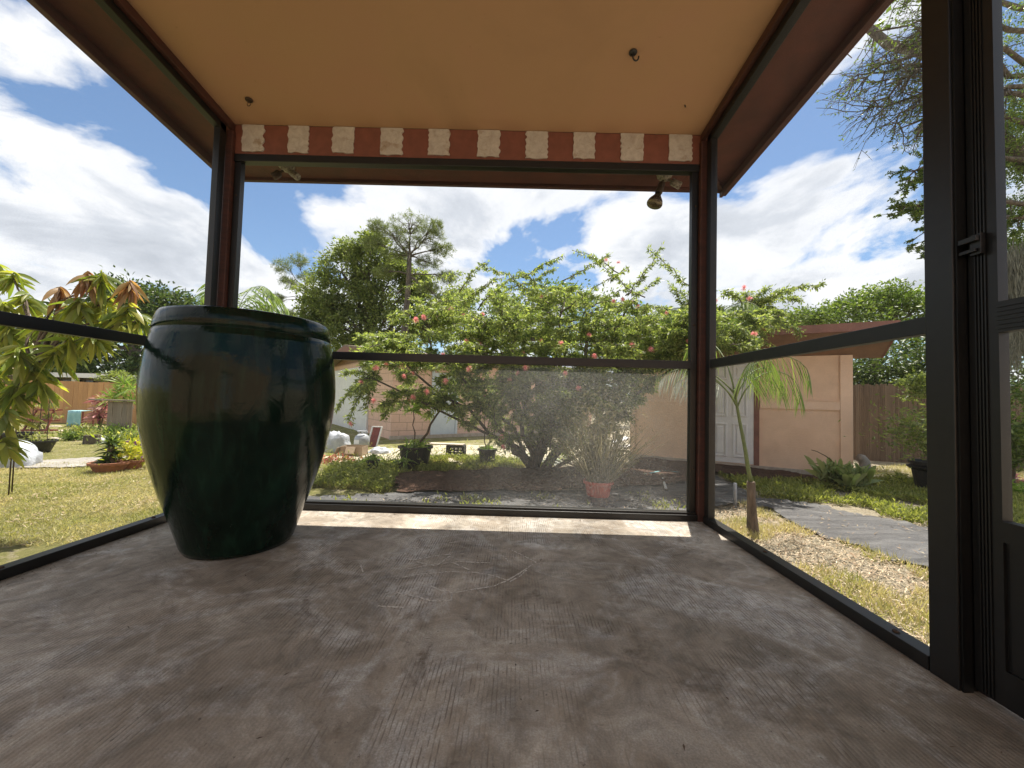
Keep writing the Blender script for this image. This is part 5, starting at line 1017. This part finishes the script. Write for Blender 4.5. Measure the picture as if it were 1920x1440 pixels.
tw = np.concatenate([w3[::12], w4[::34], patchy(scatter(700, [(610,880),(620,850),(900,842),(1190,850),(1190,870),(760,880)]), 1.8, .0)]); P_, D_, L_ = [], [], []
for p in tw[:2600]:
    hh = rng.uniform(.06, .20); a = rng.normal(size=3)*.25; a[2] = 1
    for q in range(5):
        t_ = (q+1)/5; o = p+a*hh*t_; v = rng.normal(size=3); v[2] = abs(v[2])*.6; P_.append(o); D_.append(v); L_.append(rng.uniform(.03, .075))
tag(leaves('tall_weeds', P_, D_, np.array(L_), .014, L['weed'], None, .2), kind='stuff')
CLOUD_SEED, CLOUD_LEVEL, SKY_STR, EXPO = 11.4, .315, .042, 1.82
# ================================================================== LIGHT AND SKY
SUN_EL, SUN_AZ = math.radians(69), math.radians(20)      # azimuth from +Y towards +X
sd = Vector((math.sin(SUN_AZ)*math.cos(SUN_EL), math.cos(SUN_AZ)*math.cos(SUN_EL), math.sin(SUN_EL)))
sl = bpy.data.lights.new('sun', 'SUN'); sl.energy = 2.75; sl.angle = math.radians(.5); sl.color = (1, .93, .82)
so = bpy.data.objects.new('sun', sl); COL.objects.link(so); so.rotation_euler = sd.to_track_quat('Z', 'Y').to_euler()
W = bpy.data.worlds.new('World'); S.world = W; W.use_nodes = True; nt = W.node_tree
for n in list(nt.nodes): nt.nodes.remove(n)
out = nt.nodes.new('ShaderNodeOutputWorld'); sky = nt.nodes.new('ShaderNodeTexSky'); sky.sky_type = 'NISHITA'; sky.sun_disc = False
sky.sun_elevation = SUN_EL; sky.sun_rotation = SUN_AZ; sky.air_density = 1.0; sky.dust_density = .4; sky.ozone_density = 2.5
tc = nt.nodes.new('ShaderNodeTexCoord'); sx = nt.nodes.new('ShaderNodeSeparateXYZ'); nt.links.new(tc.outputs['Generated'], sx.inputs[0])
zz = mth(nt, 'ADD', mth(nt, 'MAXIMUM', sx.outputs[2], 0.0), .22)
cx = mth(nt, 'DIVIDE', sx.outputs[0], zz); cy = mth(nt, 'DIVIDE', sx.outputs[1], zz)
cb = nt.nodes.new('ShaderNodeCombineXYZ'); nt.links.new(cx, cb.inputs[0]); nt.links.new(cy, cb.inputs[1]); cb.inputs[2].default_value = CLOUD_SEED
v = cb.outputs[0]
mpn = nt.nodes.new('ShaderNodeMapping'); mpn.inputs['Rotation'].default_value = (0, 0, math.radians(35)); mpn.inputs['Scale'].default_value = (1.1, .9, 1); nt.links.new(v, mpn.inputs[0])
n1 = noise(nt, mpn.outputs[0], 1.55, 12, .56, .35); n2 = noise(nt, v, 2.3, 8, .6, .5); n3 = noise(nt, v, .8, 4, .5)
cov = mth(nt, 'ADD', n1, mth(nt, 'MULTIPLY', mth(nt, 'SUBTRACT', n3, .5), .35))
mask = ramp(nt, [(.435, 0.0), (.465, .5), (.50, .95), (.55, 1.0)], cov).outputs[0]
K = CLOUD_LEVEL
den = mth(nt, 'ADD', mth(nt, 'MULTIPLY', cov, .55), mth(nt, 'MULTIPLY', n2, .55))
ccol = ramp(nt, [(.46, (1.0*K, 1.0*K, 1.0*K)), (.56, (.90*K, .92*K, .95*K)), (.63, (.68*K, .72*K, .78*K)), (.72, (.55*K, .59*K, .65*K))], den).outputs[0]
skc = mix(nt, 1.0, sky.outputs[0], (.96*SKY_STR, 1.0*SKY_STR, 1.0*SKY_STR), 'MULTIPLY')
col = mix(nt, mask, skc, ccol)
bg = nt.nodes.new('ShaderNodeBackground'); nt.links.new(col, bg.inputs[0]); bg.inputs[1].default_value = 1.0
nt.links.new(bg.outputs[0], out.inputs[0])
S.render.engine = 'CYCLES'; S.cycles.max_bounces = 8; S.cycles.transparent_max_bounces = 16; S.cycles.diffuse_bounces = 4; S.cycles.glossy_bounces = 3
S.cycles.use_denoising = True
S.view_settings.view_transform = 'Standard'; S.view_settings.look = 'None'; S.view_settings.gamma = 1; S.view_settings.use_curve_mapping = False
S.view_settings.exposure = EXPO
S.render.resolution_x = 1024; S.render.resolution_y = 768
